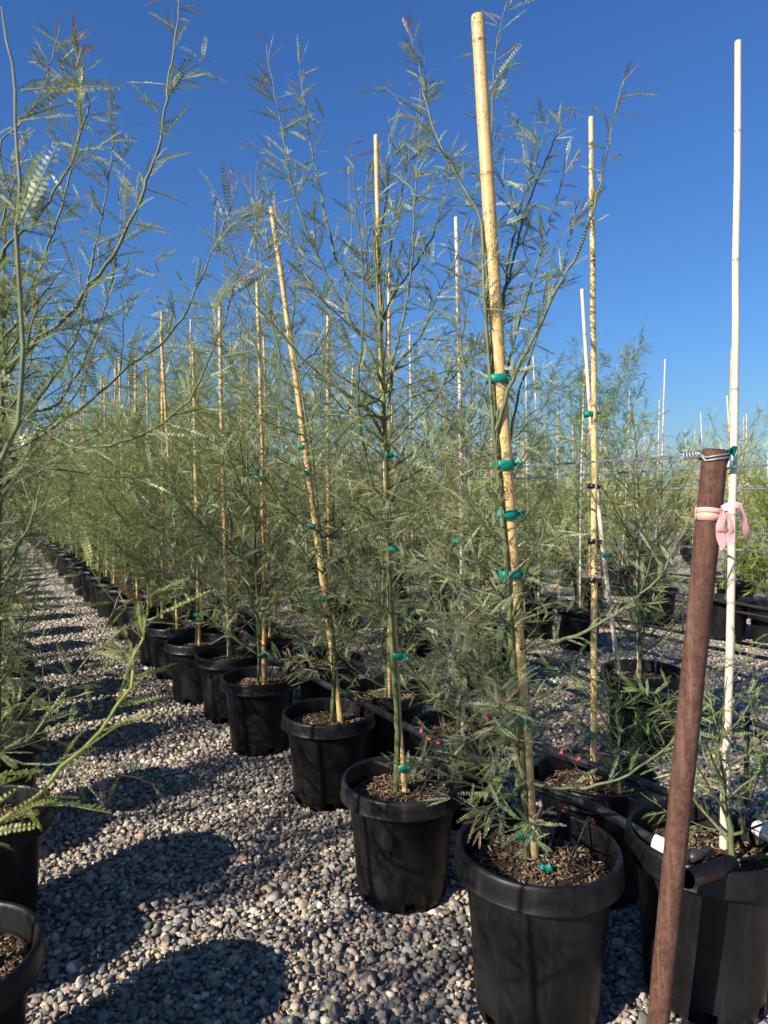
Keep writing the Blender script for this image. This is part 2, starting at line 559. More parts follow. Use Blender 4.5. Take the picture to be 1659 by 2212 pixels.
class Plant:
    def __init__(self, seed, lod=0, dens=1.0, hue=(1, 1, 1), leaf=1.0):
        self.r = np.random.default_rng(seed); self.lod = lod; self.dens = dens; self.hue = np.array(hue); self.leaf = leaf
        self.wood = Acc(); self.O, self.X, self.Nn, self.S, self.C = [], [], [], [], []
        self.sides = {0: 6, 1: 5, 2: 4}[lod]

    def pinna(self, o, d, n, s, c):
        self.O.append(o); self.X.append(d); self.Nn.append(n); self.S.append(s); self.C.append(c)

    def leafnode(self, p, d, age, size=1.0, top=True, tone=(1, 1, 1)):
        """a leaf: one to three blades springing from a node; age 0 at the tip"""
        r = self.r
        s = nrm(np.cross(d, r.normal(size=3)))
        hz = np.array([s[0], s[1], s[2] * .55 + .10]); s = nrm(hz)
        k = r.choice([1, 2, 2, 3])
        for q in range(k):
            side = s if q == 0 else nrm(s + r.normal(0, .55, 3))
            a = math.radians(r.uniform(35, 78))
            x = nrm(d * math.cos(a) + side * math.sin(a) + np.array([0, 0, r.uniform(-.32, .12)]))
            up = nrm(np.array([0, 0, 1.0]) + r.normal(0, .45, 3))
            n = nrm(up - x * np.dot(up, x))
            L = r.uniform(.048, .118) * size * self.leaf
            c = LEAF_COL[r.integers(len(LEAF_COL))] * r.uniform(.68, 1.3)
            if age < .07 and top:
                c = np.array((.30, .17, .12)) * r.uniform(.7, 1.1); L *= .45 + 6 * age
            elif age < .2 and r.uniform() < (.5 if top else .12):
                c = np.array((.215, .225, .085)) * r.uniform(.8, 1.1)
            elif r.uniform() < .012:
                c = np.array((.42, .30, .03))
            self.pinna(p + x * .006, x, n, L, c * self.hue * np.array(tone))

    def limb(self, pts, r0, r1, twigs=.2, leaf0=.12, lvl=0, node=.026, acc=None, wood0=(.098, .120, .046), tipc=(.16, .15, .085), size=1.0, tl=(.10, .32), tone=(1, 1, 1)):
        r = self.r; acc = acc or self.wood
        P = spline(pts, node if self.lod < 2 else node * 1.5)
        n = len(P)
        if n < 3:
            return
        zig = r.normal(0, .0020 if r0 < .009 else .0006, (n, 3)); zig[0] = 0
        P = P + zig
        t = np.linspace(0, 1, n)
        R = (r1 + (r0 - r1) * (1 - t) ** .9) * (1 + .07 * r.normal(size=n).clip(-1.5, 1.5))
        tint = np.array(wood0)[None] * (1 - t[:, None] ** 2) + np.array(tipc)[None] * t[:, None] ** 2
        tube(acc, P, R, self.sides if lvl == 0 else max(3, self.sides - 2), tint, cap=False)
        T = np.gradient(P, axis=0)
        ln = np.linalg.norm(P[-1] - P[0])
        for i in range(1, n):
            if t[i] < leaf0:
                continue
            d = nrm(T[i])
            pr = self.dens * (.62 if lvl == 0 else .72)
            if r.uniform() < pr:
                self.leafnode(P[i], d, (1 - t[i]) * max(.35, min(1, ln / .6)), size, lvl == 0 and r.uniform() < .7, tone)
            if lvl < 2 and t[i] < .86 and r.uniform() < twigs * (1.0 if lvl == 0 else .35):
                L = r.uniform(*tl) * (1.05 - .6 * t[i]) * (1 if lvl == 0 else .55)
                s = nrm(np.cross(d, r.normal(size=3)))
                a = math.radians(r.uniform(32, 62)); dd = nrm(d * math.cos(a) + s * math.sin(a))
                Q = [P[i]]
                for _ in range(4):
                    dd = nrm(dd + np.array([0, 0, .13]) + r.normal(0, .10, 3)); Q.append(Q[-1] + dd * L / 4)
                self.limb(Q, R[i] * .5, .0008, twigs, .08, lvl + 1, node, acc, size=size * .84, tone=tone)

    def crown(self, parent, name='crown'):
        acc = Acc()
        if self.O:
            O, X, N_, S, C = (np.array(a) for a in (self.O, self.X, self.Nn, self.S, self.C))
            Y = np.cross(N_, X)
            tp = TPL[self.lod]; ids = self.r.integers(0, len(tp), len(O))
            for k, (tv, tf) in enumerate(tp):
                s = np.where(ids == k)[0]
                if not len(s):
                    continue
                M = np.stack([X[s], Y[s], N_[s]], -1) * S[s][:, None, None]
                W = np.einsum('nij,vj->nvi', M, tv) + O[s][:, None]
                F = tf[None] + (np.arange(len(s)) * len(tv))[:, None, None]
                acc.add(W.reshape(-1, 3), [F.reshape(-1, 4)], np.repeat(C[s], len(tv), 0))
        return acc.build(name, LEAF, parent, smooth=False)


def sprout(pl, p, az, ang, L, r0, curve=.10, acc=None, **kw):
    """a free branch from p, leaving at ang from the vertical and bending upwards"""
    r = pl.r
    d = np.array([math.sin(ang) * math.cos(az), math.sin(ang) * math.sin(az), math.cos(ang)])
    Q = [np.asarray(p, float)]; n = max(4, int(L / .09))
    for i in range(n):
        d = nrm(d + np.array([0, 0, curve]) + r.normal(0, .055, 3)); Q.append(Q[-1] + d * L / n)
    pl.limb(Q, r0, .0011, acc=acc, **kw)


def free_sapling(seed, H, lod, nb=22, spread=1.0, dens=1.0, hue=(1, 1, 1), lean=.05, twigs=.22, low=.03, leaf=1.0, skirt=0, airy=False):
    """a sapling grown by rule round the origin (soil level), as trunk + crown under an Empty"""
    pl = Plant(seed, lod, dens, hue, leaf); r = pl.r
    root = bpy.data.objects.new('sapling_tree', None); COL.objects.link(root); root['category'] = 'tree'
    az = r.uniform(0, 6.28); T = [np.array([0, 0, -.02])]; n = 12
    for i in range(n):
        T.append(T[-1] + np.array([lean * math.cos(az) / n + r.normal(0, .008), lean * math.sin(az) / n + r.normal(0, .008), H * .86 / n]))
    T = np.array(T)
    pl.limb(T, .0105, .0018, twigs=0, leaf0=.5, tipc=(.13, .14, .07))
    for k in range(nb):
        f = low + (.93 - low) * ((k + r.uniform(0, 1)) / nb)
        p = T[0] + (T[-1] - T[0]) * f
        i = min(n - 1, int(f * n)); p = T[i] + (T[i + 1] - T[i]) * (f * n - i)
        if airy and f > .64 and k % 2:
            continue                                            # the top stays airy
        L = H * (.17 + .24 * math.sin(math.pi * min(1, .18 + .75 * f))) * r.uniform(.75, 1.2) * spread
        sprout(pl, p, k * 2.4 + r.uniform(-.6, .6), math.radians(r.uniform(42, 72) * (1.08 - .35 * f)), L, .0052 * (1.1 - .6 * f), r.uniform(.05, .13), twigs=twigs * (.4 if airy and f > .55 else 1))
    for k in range(skirt):
        f = r.uniform(.02, .36); i = int(f * n)
        sprout(pl, T[i], r.uniform(0, 6.28), math.radians(r.uniform(45, 75)), r.uniform(.12, .24), .0036, .05, twigs=.5, leaf0=.08)
    pl.wood.build('trunk', BARK, root)
    pl.crown(root)
    return root


SOIL_Z = .345
TALLER = {(.411, 1.83): 1.14, (.893, 1.90): 1.12}


def zs(p):
    return TALLER.get((p[0], p[1]), p[2])


# ------------------------------------------------------------------ pots
def make_pot(seed, seg=56, split=False):
    root = bpy.data.objects.new('plant_pot', None); COL.objects.link(root); root['category'] = 'plant pot'
    r = np.random.default_rng(seed)
    a = Acc()
    rot = r.integers(0, seg)
    slots = {(s + rot) % seg + q for s in range(0, seg, seg // 6) for q in range(2)}
    prof = [(.150, .004), (.155, .012), (.1575, .040), (.170, .20), (.1845, .332), (.1860, .345)]
    lathe(a, prof, seg, skip=lambda i, j: i == 1 and j in slots)
    lathe(a, [(.1815, .345), (.179, .30), (.164, .18), (.153, .040), (.150, .012), (.0, .012)], seg, skip=lambda i, j: i == 3 and j in slots)
    a.build('body', POT, root)
    a = Acc()
    lip = [(.1862, .345), (.1875, .3435), (.2130, .3412), (.2146, .3418), (.2152, .3440), (.2142, .3470), (.2126, .350), (.2112, .368), (.2098, .386), (.2090, .392), (.2068, .3975), (.2030, .4003), (.1985, .4003), (.1950, .3975), (.1928, .390), (.1890, .360), (.1862, .345)]
    if split:                                                 # a rim with a torn-out gap
        lathe(a, lip, seg, skip=lambda i, j: j in range(int(seg * .62), int(seg * .78)))
    else:
        lathe(a, lip, seg)
    a.build('rim', POT, root)
    a = Acc()
    rings = 14
    V, F = [], []
    for i in range(rings + 1):
        for j in range(seg // 2):
            t = j * 4 * math.pi / seg; rr = .182 * i / rings
            V.append((rr * math.cos(t), rr * math.sin(t), .342 - .012 * (i / rings) ** 2 * r.uniform(.2, 1.6) + r.normal(0, .0035)))
    h = seg // 2
    for i in range(rings):
        for j in range(h):
            F.append((i * h + j, (i + 1) * h + j, (i + 1) * h + (j + 1) % h, i * h + (j + 1) % h))
    a.add(np.array(V), [np.array(F)], (.12, .078, .046))
    pal = 1.35 * np.array([(.14, .09, .052), (.30, .205, .125), (.42, .31, .20), (.22, .15, .095), (.08, .055, .036), (.52, .42, .30)])
    for _ in range(900):
        rr = .176 * math.sqrt(r.uniform()); t = r.uniform(0, 6.28)
        L = r.uniform(.005, .020) * (1.6 if r.uniform() < .06 else 1)
        M = Matrix.Rotation(r.uniform(0, 6.28), 3, 'Z') @ Matrix.Rotation(r.normal(0, .35), 3, 'Y') @ Matrix.Rotation(r.normal(0, .5), 3, 'X')
        box(a, (rr * math.cos(t), rr * math.sin(t), .343 - .010 * (rr / .182) ** 2 + r.uniform(.001, .007)), (L, r.uniform(.002, .005), .0025), M,
            pal[r.choice(6, p=[.26, .24, .12, .22, .12, .04])] * r.uniform(.8, 1.2))
    a.build('soil', SOIL, root, smooth=False)
    return root


def far_pot():
    """the same pot for copies only a few pixels tall"""
    root = bpy.data.objects.new('plant_pot', None); COL.objects.link(root); root['category'] = 'plant pot'
    a = Acc(); lathe(a, [(.158, .004), (.165, .04), (.185, .345)], 22); lathe(a, [(.180, .345), (.178, .30)], 22); a.build('body', POT, root)
    a = Acc(); lathe(a, [(.186, .345), (.2135, .347), (.215, .372), (.2080, .3995), (.1945, .396), (.1862, .345)], 22); a.build('rim', POT, root)
    a = Acc(); lathe(a, [(.179, .335), (.09, .345), (.0, .343)], 16, tint=(.16, .11, .07)); a.build('soil', SOIL, root)
    return root


POTS = [make_pot(s) for s in (1, 2, 3)]
SPLIT = make_pot(9, split=True)
FARPOT = far_pot()
_used = set()


def use(proto, loc, rz, label, group, scale=1.0, tilt=(0, 0)):
    """the prototype itself the first time, a copy of it with its parts after that"""
    if proto.name in _used:
        return dup(proto, loc, rz, label, group, scale, tilt)
    _used.add(proto.name)
    proto.location = tuple(float(x) for x in loc); proto.rotation_euler = (tilt[0], tilt[1], rz)
    proto.scale = (scale,) * 3 if np.isscalar(scale) else scale
    proto['label'] = label
    if group:
        proto['group'] = group
    return proto


# ------------------------------------------------------------------ stakes and their ties
def cane_mesh(acc, p0, p1, r0, r1, gap, rng, sides=14, tail=None):
    """a bamboo cane from p0 up to p1, swollen and ringed at its nodes"""
    p0, p1 = np.asarray(p0, float), np.asarray(p1, float)
    L = np.linalg.norm(p1 - p0); bend = rng.normal(0, .004 * L, 2)
    s = [0.0]; kinds = [0]
    nxt = rng.uniform(.25, .9) * gap; nodes = []
    while nxt < L - .03:
        nodes.append(nxt); nxt += gap * rng.uniform(.85, 1.18)
    st = []
    for nd in nodes:
        st += [(nd - .012, 1.0, 1.0), (nd - .004, 1.06, .9), (nd - .0015, 1.10, .55), (nd + .0015, 1.07, .42), (nd + .005, 1.05, .85), (nd + .014, 1.0, 1.0)]
    k = np.arange(.02, L, .10)
    st += [(q, 1.0, 1.0) for q in k if all(abs(q - nd) > .03 for nd in nodes)]
    st += [(0, 1, 1), (L - .004, 1, 1.0), (L, .9, .8)]
    st.sort()
    d = (p1 - p0) / L; u = nrm(np.cross(d, np.array([0, 1.0, .1]))); v = np.cross(d, u)
    P, R, C = [], [], []
    off = {nd: rng.normal(0, .0014, 2) for nd in nodes}
    for q, m, c in st:
        t = q / L; b = math.sin(math.pi * t)
        w = [0, 0]
        if nodes:
            nd = min(nodes, key=lambda z: abs(z - q)); f = max(0, 1 - abs(nd - q) / (gap * .6)); w = off[nd] * f
        P.append(p0 + d * q + u * (bend[0] * b + w[0]) + v * (bend[1] * b + w[1])); R.append((r0 + (r1 - r0) * t) * m); C.append((c, c * .97, c * .93))
    tube(acc, P, R, sides, np.array(C))
    return np.array(P)


def tie_mesh(rx, ry, h, rng):
    """a band of tape pulled round stake and stem, with its knotted tails"""
    a = Acc(); seg = 22
    th = np.arange(seg) * 2 * math.pi / seg
    V, F = [], []
    ph = rng.uniform(0, 6.28, 2); wob = np.array([.0022 * np.sin(th + ph[0]) + rng.normal(0, .0006, seg), .0022 * np.sin(th + ph[1]) + rng.normal(0, .0006, seg)])
    for k, (e, zz) in enumerate(((0, -.5), (.0012, -.5), (.0012, 0), (.0012, .5), (0, .5))):
        for j in range(seg):
            wz = wob[0][j] if zz < 0 else (wob[1][j] if zz > 0 else 0)
            V.append(((rx + e) * math.cos(th[j]), (ry + e) * math.sin(th[j]), zz * h + wz))
    for k in range(4):
        for j in range(seg):
            F.append((k * seg + j, k * seg + (j + 1) % seg, (k + 1) * seg + (j + 1) % seg, (k + 1) * seg + j))
    a.add(np.array(V), [np.array(F)])
    for s in (1, -1)[:int(rng.integers(1, 3))]:
        d = nrm(np.array([1.0, -.5 * rng.uniform(.2, 1), s * rng.uniform(.1, .6)])); p = np.array([rx, -.003, 0.0])
        for _ in range(2):
            L = rng.uniform(.006, .014); c = p + d * L / 2
            xx = nrm(d); yy = nrm(np.cross(np.array([.2, 1, .3]), xx)); zz = np.cross(xx, yy)
            box(a, c, (L, h * rng.uniform(.35, .65), .0008), np.stack([xx, yy, zz], 1))
            p = p + d * L; d = nrm(d + np.array([.1, rng.normal(0, .4), -.55]))
    return a


_trg = np.random.default_rng(77)
TIES = {}


def tie_on(stake, pos, rx, ry, h=.021, dark=False):
    key = (round(rx, 3), round(ry, 3), h, int(_trg.integers(0, 3)), dark)
    if key not in TIES:
        o = tie_mesh(rx, ry, h, _trg).build('tie', BLACKTAPE if dark else TAPE, stake, smooth=False)
        TIES[key] = o
    else:
        o = TIES[key].copy(); COL.objects.link(o); o.parent = stake
    o.location = tuple(float(x) for x in pos); o.rotation_euler = (0, 0, float(_trg.uniform(-.4, .4)))
    return o


def stake_px(label, x0, y0, x1, y1, yd, r0, r1, mat, gap=.34, ties=(), dark=(), lean=0.0, seed=1, base=None, tierx=.024):
    """a stake seen from (x0, y0) at its foot to (x1, y1) at its top, standing at distance yd"""
    rng = np.random.default_rng(seed)
    p0 = at(x0, y0, yd); p1 = at(x1, y1, yd + lean)
    if base is not None:
        p0 = np.array(base, float)
    root = thing('bamboo_stake', label, 'stake', p0, 'bamboo stakes beside the saplings')
    a = Acc(); cane_mesh(a, (0, 0, 0), p1 - p0, r0, r1, gap, rng)
    a.build('cane', mat, root)
    d = p1 - p0
    for vy in list(ties) + list(dark):
        # height of that picture row at this distance
        hz = at(384, vy, yd)[2]
        q = d * ((hz - p0[2]) / d[2])
        rr = r0 + (r1 - r0) * (hz - p0[2]) / d[2]
        if vy in dark:
            tie_on(root, q, rr + .003, rr + .003, .018, True)
        else:
            tie_on(root, q + np.array([-.009, 0, 0]), rr + .011, rr + .003, .024 if rr > .015 else .019)
    return root


def free_stake(seed, L, r0, r1, mat, gap, ties=(.3, .6, .9, 1.2), sides=8):
    rng = np.random.default_rng(seed)
    root = bpy.data.objects.new('bamboo_stake', None); COL.objects.link(root); root['category'] = 'stake'
    a = Acc(); P = cane_mesh(a, (0, 0, -.03), (0, 0, L), r0, r1, gap, rng, sides); a.build('cane', mat, root)
    for t in ties:
        i = int(np.argmin(abs(P[:, 2] - t)))
        tie_on(root, P[i] + np.array([-.008, 0, 0]), r0 + .011, r0 + .004)
    return root



# ------------------------------------------------------------------ the saplings nearest the camera, limb by limb
def lift(pts, y, dz):
    """picture rows of a limb set out at distance y, drifting dz nearer or farther towards the tip"""
    n = len(pts)
    return [av(vx, vy, y + dz * (k / max(1, n - 1)) ** 1.2) for k, (vx, vy) in enumerate(pts)]


def near_sapling(label, seed, base, yd, trunk, limbs, fill=10, frange=(.12, .8), tr=(.0115, .004), hue=(1, 1, 1), dens=1.0, fl=(.30, .62), ftw=.34, trunk_leaf=.55, az=(0, 6.28), skirt=0):
    root = thing('sapling_tree', label, 'tree', base, 'young feathery trees tied to bamboo stakes')
    b = np.array(base, float)
    pl = Plant(seed, 0, dens, hue)
    T = [np.array(base, float) + np.array([0, 0, -.03])] + [av(vx, vy, yd) for vx, vy in trunk]
    T = [p - b for p in T]
    pl.limb(T, tr[0], tr[1], twigs=.03, leaf0=trunk_leaf, tipc=(.125, .145, .06), node=.03)
    pl.wood.build('trunk', BARK, root)
    S = spline(T, .03)
    for pts, dz, r0, kw in limbs:
        a = Acc()
        y0 = kw.pop('y', yd)
        pl.limb([p - b for p in lift(pts, y0, dz)], r0, .0012, acc=a, **kw)
        a.build('branch', BARK, root)
    for k in range(fill):
        f = frange[0] + (frange[1] - frange[0]) * (k + pl.r.uniform()) / fill
        p = S[int(f * (len(S) - 1))]
        a = Acc()
        sprout(pl, p, pl.r.uniform(*az), math.radians(pl.r.uniform(50, 85)), pl.r.uniform(*fl), .0038, .07, acc=a, twigs=ftw, leaf0=.10, size=.80)
        a.build('branch', BARK, root)
    for k in range(skirt):
        p = S[int(pl.r.uniform(.12, .42) * (len(S) - 1))]
        a = Acc()
        sprout(pl, p, pl.r.uniform(*az), math.radians(pl.r.uniform(52, 86)), pl.r.uniform(.22, .48), .0034, .05, acc=a, twigs=.5, leaf0=.08)
        a.build('branch', BARK, root)
    pl.crown(root)
    return root


def soil_pt(p, dx=0, dy=0):
    return (p[0] + dx, p[1] + dy, SOIL_Z * zs(p))


K = dict
near_sapling("tall feathery sapling tied to the thickest bamboo stake, in the pot beside the rusty post", 101,
    (.392, 1.87, SOIL_Z * 1.14), 1.87,
    [(1128, 1640), (1108, 1450), (1096, 1250), (1078, 1050), (1064, 900), (1054, 750), (1046, 640), (1043, 560)],
    [([(1043, 560), (1038, 470), (1000, 400), (950, 310), (925, 240), (905, 150), (884, 62)], .15, .0048, K(twigs=.06)),
     ([(1050, 690), (1062, 560), (1062, 450), (1060, 330), (1065, 200), (1072, 100), (1092, 14)], .25, .0045, K(twigs=.07)),
     ([(1070, 930), (1110, 820), (1190, 650), (1250, 540), (1290, 420), (1312, 320), (1342, 182)], -.12, .0062, K(twigs=.04)),
     ([(1056, 780), (1090, 640), (1130, 480), (1165, 380), (1205, 290), (1242, 236)], .3, .0050, K(twigs=.14)),
     ([(1058, 830), (1100, 560), (1130, 430), (1160, 340), (1190, 242)], .45, .0045, K(twigs=.14)),
     ([(1066, 930), (1120, 700), (1165, 560), (1190, 470), (1215, 385)], .25, .0045, K(twigs=.18)),
     ([(1082, 1100), (1120, 860), (1170, 700), (1220, 560), (1250, 430)], .5, .0045, K(twigs=.2)),
     ([(1122, 1400), (1200, 1388), (1290, 1350), (1400, 1270), (1460, 1180), (1512, 1062)], -.10, .0060, K(twigs=.12, size=.72, tl=(.06, .18))),
     ([(1146, 1690), (1210, 1702), (1290, 1698), (1380, 1660), (1440, 1612), (1495, 1560), (1520, 1508)], -.22, .0052, K(twigs=.12, size=.72, tl=(.06, .18))),
     ([(1108, 1330), (1140, 1230), (1165, 1150), (1190, 1085)], -.25, .0050, K(twigs=.2)),
     ([(1112, 1340), (1180, 1200), (1230, 1130), (1275, 1078)], -.1, .0045, K(twigs=.2)),
     ([(1112, 1460), (1050, 1440), (1000, 1410), (930, 1440)], -.12, .0042, K(twigs=.42, size=.75)),
     ([(1128, 1560), (1070, 1520), (1010, 1470), (985, 1430), (965, 1385)], -.22, .0042, K(twigs=.42, size=.75)),
     ([(1134, 1760), (1080, 1690), (1030, 1650), (985, 1640)], -.22, .0036, K(twigs=.55, tl=(.06, .18), size=.68)),
     ([(1130, 1640), (1090, 1590), (1040, 1570), (1000, 1560)], -.15, .0036, K(twigs=.55, tl=(.06, .18), size=.68)),
     ([(1132, 1700), (1090, 1720), (1060, 1740), (1040, 1790)], -.2, .0030, K(twigs=.5, tl=(.06, .16))),
     ([(1100, 1300), (1060, 1260), (1030, 1200), (1010, 1120)], -.15, .0040, K(twigs=.42, size=.75)),
     ([(1072, 1000), (1020, 960), (985, 900), (960, 850)], .3, .0040, K(twigs=.3)),
     ([(1090, 1180), (1040, 1130), (1000, 1060), (985, 960)], -.1, .0040, K(twigs=.35)),
     ([(1064, 900), (1010, 800), (990, 700), (1000, 560)], .35, .0040, K(twigs=.25))],
    fill=26, frange=(.10, .60), fl=(.20, .40), ftw=.50, dens=1.15, az=(1.2, 5.0))

near_sapling("spreading feathery sapling with a bare lower stem, in the second pot beyond the rusty post", 102,
    (.040, 2.40, SOIL_Z), 2.40,
    [(858, 1580), (851, 1450), (845, 1350), (838, 1180), (833, 1000), (828, 850), (821, 720), (814, 600), (806, 500)],
    [([(826, 830), (800, 765), (733, 646), (686, 553), (643, 443), (616, 320), (590, 187), (575, 97)], -.05, .0064, K(twigs=.06)),
     ([(820, 700), (786, 643), (750, 600), (723, 553), (696, 427), (674, 333), (659, 233), (648, 150)], .18, .0056, K(twigs=.06)),
     ([(836, 1095), (806, 1046), (783, 953), (773, 836), (783, 720), (783, 553), (770, 460), (765, 366), (755, 288)], -.3, .0050, K(twigs=.07)),
     ([(822, 720), (800, 640), (791, 553), (790, 450), (794, 345)], .25, .0042, K(twigs=.12)),
     ([(832, 850), (860, 740), (880, 643), (890, 553), (896, 433), (903, 333), (909, 190)], -.08, .0056, K(twigs=.08)),
     ([(822, 700), (843, 547), (873, 393), (890, 300), (902, 238)], .2, .0048, K(twigs=.08)),
     ([(836, 880), (853, 796), (886, 756), (920, 703), (953, 626), (986, 560), (1005, 480), (1022, 415)], .1, .0054, K(twigs=.10)),
     ([(838, 965), (886, 913), (930, 873), (970, 803), (996, 740), (1010, 650), (1015, 560)], -.18, .0052, K(twigs=.12)),
     ([(833, 905), (886, 860), (963, 830), (1000, 786), (1046, 753), (1070, 690)], -.1, .0048, K(twigs=.16)),
     ([(834, 950), (786, 876), (740, 846), (693, 810), (650, 770), (603, 716), (553, 660), (515, 580), (482, 478)], -.22, .0062, K(twigs=.08)),
     ([(826, 850), (800, 872), (760, 880), (726, 895), (696, 890), (660, 856), (620, 813), (596, 736), (563, 563), (550, 440)], .12, .0056, K(twigs=.09)),
     ([(830, 860), (740, 720), (690, 640), (640, 560), (600, 470), (570, 380)], .4, .0050, K(twigs=.14)),
     ([(820, 720), (850, 640), (930, 520), (960, 420), (975, 330)], .4, .0046, K(twigs=.14)),
     ([(816, 620), (820, 520), (835, 430), (842, 340), (838, 290)], .1, .0040, K(twigs=.10)),
     ([(836, 1150), (780, 1090), (720, 1060), (650, 1000), (610, 930)], -.1, .0044, K(twigs=.26)),
     ([(838, 1180), (900, 1110), (950, 1040), (985, 960)], .1, .0044, K(twigs=.26)),
     ([(842, 1260), (800, 1300), (770, 1250), (745, 1180)], -.25, .0036, K(twigs=.35)),
     ([(836, 1100), (880, 1010), (930, 960), (970, 930)], -.25, .0040, K(twigs=.3)),
     ([(842, 1300), (880, 1250), (900, 1190)], -.25, .0034, K(twigs=.42, size=.75)),
     ([(829, 900), (780, 900), (720, 960), (690, 1040)], -.3, .0040, K(twigs=.3))],
    fill=18, frange=(.28, .85), fl=(.22, .45), ftw=.36, dens=1.12, trunk_leaf=.45)

near_sapling("feathery sapling beside the leaning bamboo stake, in the third pot beyond the rusty post", 103,
    (-.24, 3.13, SOIL_Z), 3.13,
    [(722, 1420), (708, 1290), (690, 1150), (676, 1000), (660, 900), (640, 780), (622, 680)],
    [([(652, 905), (613, 877), (575, 830), (553, 750), (520, 690), (497, 620), (480, 520), (505, 400)], -.1, .0058, K(twigs=.12)),
     ([(660, 930), (690, 860), (700, 754), (720, 670), (733, 620), (753, 560), (760, 470), (752, 380)], .2, .0052, K(twigs=.12)),
     ([(640, 780), (600, 700), (560, 600), (545, 480), (540, 370)], .3, .0050, K(twigs=.12)),
     ([(622, 680), (600, 580), (560, 480), (552, 400), (556, 350)], .1, .0044, K(twigs=.12)),
     ([(630, 720), (640, 600), (660, 500), (690, 440)], -.2, .0044, K(twigs=.16)),
     ([(676, 1000), (620, 960), (560, 900), (520, 800), (480, 740)], .2, .0048, K(twigs=.2)),
     ([(690, 1150), (640, 1120), (590, 1060), (540, 960)], -.3, .0046, K(twigs=.24)),
     ([(712, 1330), (670, 1330), (640, 1290), (600, 1200)], -.3, .0040, K(twigs=.36)),
     ([(722, 1440), (680, 1400), (650, 1380), (610, 1400)], -.25, .0036, K(twigs=.45)),
     ([(726, 1490), (690, 1430), (660, 1420), (640, 1440)], -.2, .0032, K(twigs=.45)),
     ([(728, 1500), (760, 1480), (775, 1440), (800, 1420)], -.1, .0030, K(twigs=.42, size=.75)),
     ([(708, 1290), (750, 1220), (780, 1150)], -.2, .0036, K(twigs=.3))],
    fill=20, frange=(.12, .9), fl=(.25, .5), ftw=.42, dens=1.12)

# the row across the aisle, whose branches reach into view
near_sapling("feathery sapling in the bottom corner pot, its thick upright branches reaching into the sky", 104,
    (-.925, 1.47, SOIL_Z), 1.47,
    [(-150, 1500), (-140, 1250), (-120, 1000), (-100, 800), (-80, 600)],
    [([(-100, 900), (33, 786), (83, 730), (143, 686), (180, 636), (213, 593), (243, 553), (257, 520), (303, 433), (330, 350), (347, 300), (357, 233), (370, 133), (390, 0), (402, -90)], .12, .0056, K(twigs=.05, node=.021)),
     ([(-120, 760), (20, 530), (67, 490), (107, 430), (140, 377), (160, 333), (173, 287), (193, 227), (173, 147), (157, 90)], .2, .0044, K(twigs=.13, node=.021)),
     ([(-110, 1040), (67, 953), (117, 916), (160, 890), (213, 850), (260, 810), (300, 776), (347, 746), (383, 703), (417, 643), (453, 553), (480, 500), (500, 440), (515, 385)], .18, .0046, K(twigs=.10, node=.021)),
     ([(-90, 850), (30, 890), (100, 930), (133, 956), (173, 968), (240, 961), (310, 936), (367, 903), (410, 863), (443, 796), (480, 703), (507, 613), (525, 560)], -.25, .0042, K(twigs=.12, node=.021)),
     ([(-80, 900), (0, 980), (110, 1006), (187, 1023), (260, 1032), (320, 1030)], .1, .0036, K(twigs=.2)),
     ([(-120, 1500), (0, 1618), (53, 1606), (110, 1539), (160, 1466), (217, 1379), (247, 1319), (282, 1237)], .18, .0048, K(twigs=.10, tone=(1.1, 1.08, .8))),
     ([(-100, 1560), (20, 1640), (110, 1650), (170, 1640), (240, 1660)], -.1, .0040, K(twigs=.3)),
     ([(-110, 1300), (0, 1250), (40, 1180), (75, 1100), (95, 1010)], .25, .0045, K(twigs=.42, size=.75)),
     ([(-110, 1150), (-20, 1100), (40, 1020), (90, 960)], .0, .0045, K(twigs=.42, size=.75)),
     ([(-100, 900), (-20, 820), (60, 700), (110, 640)], .1, .0045, K(twigs=.34)),
     ([(-100, 1000), (-20, 940), (50, 820), (80, 700)], .2, .0045, K(twigs=.36)),
     ([(-80, 700), (-10, 560), (20, 420), (60, 330)], .1, .0042, K(twigs=.2)),
     ([(-90, 800), (0, 740), (90, 640), (150, 560)], .3, .0042, K(twigs=.3)),
     ([(-110, 1350), (-10, 1330), (30, 1290), (50, 1230)], .1, .0040, K(twigs=.42, size=.75))],
    dens=1.25, fill=8, frange=(.25, .9), fl=(.3, .5), ftw=.3, skirt=3, az=(1.8, 4.5))

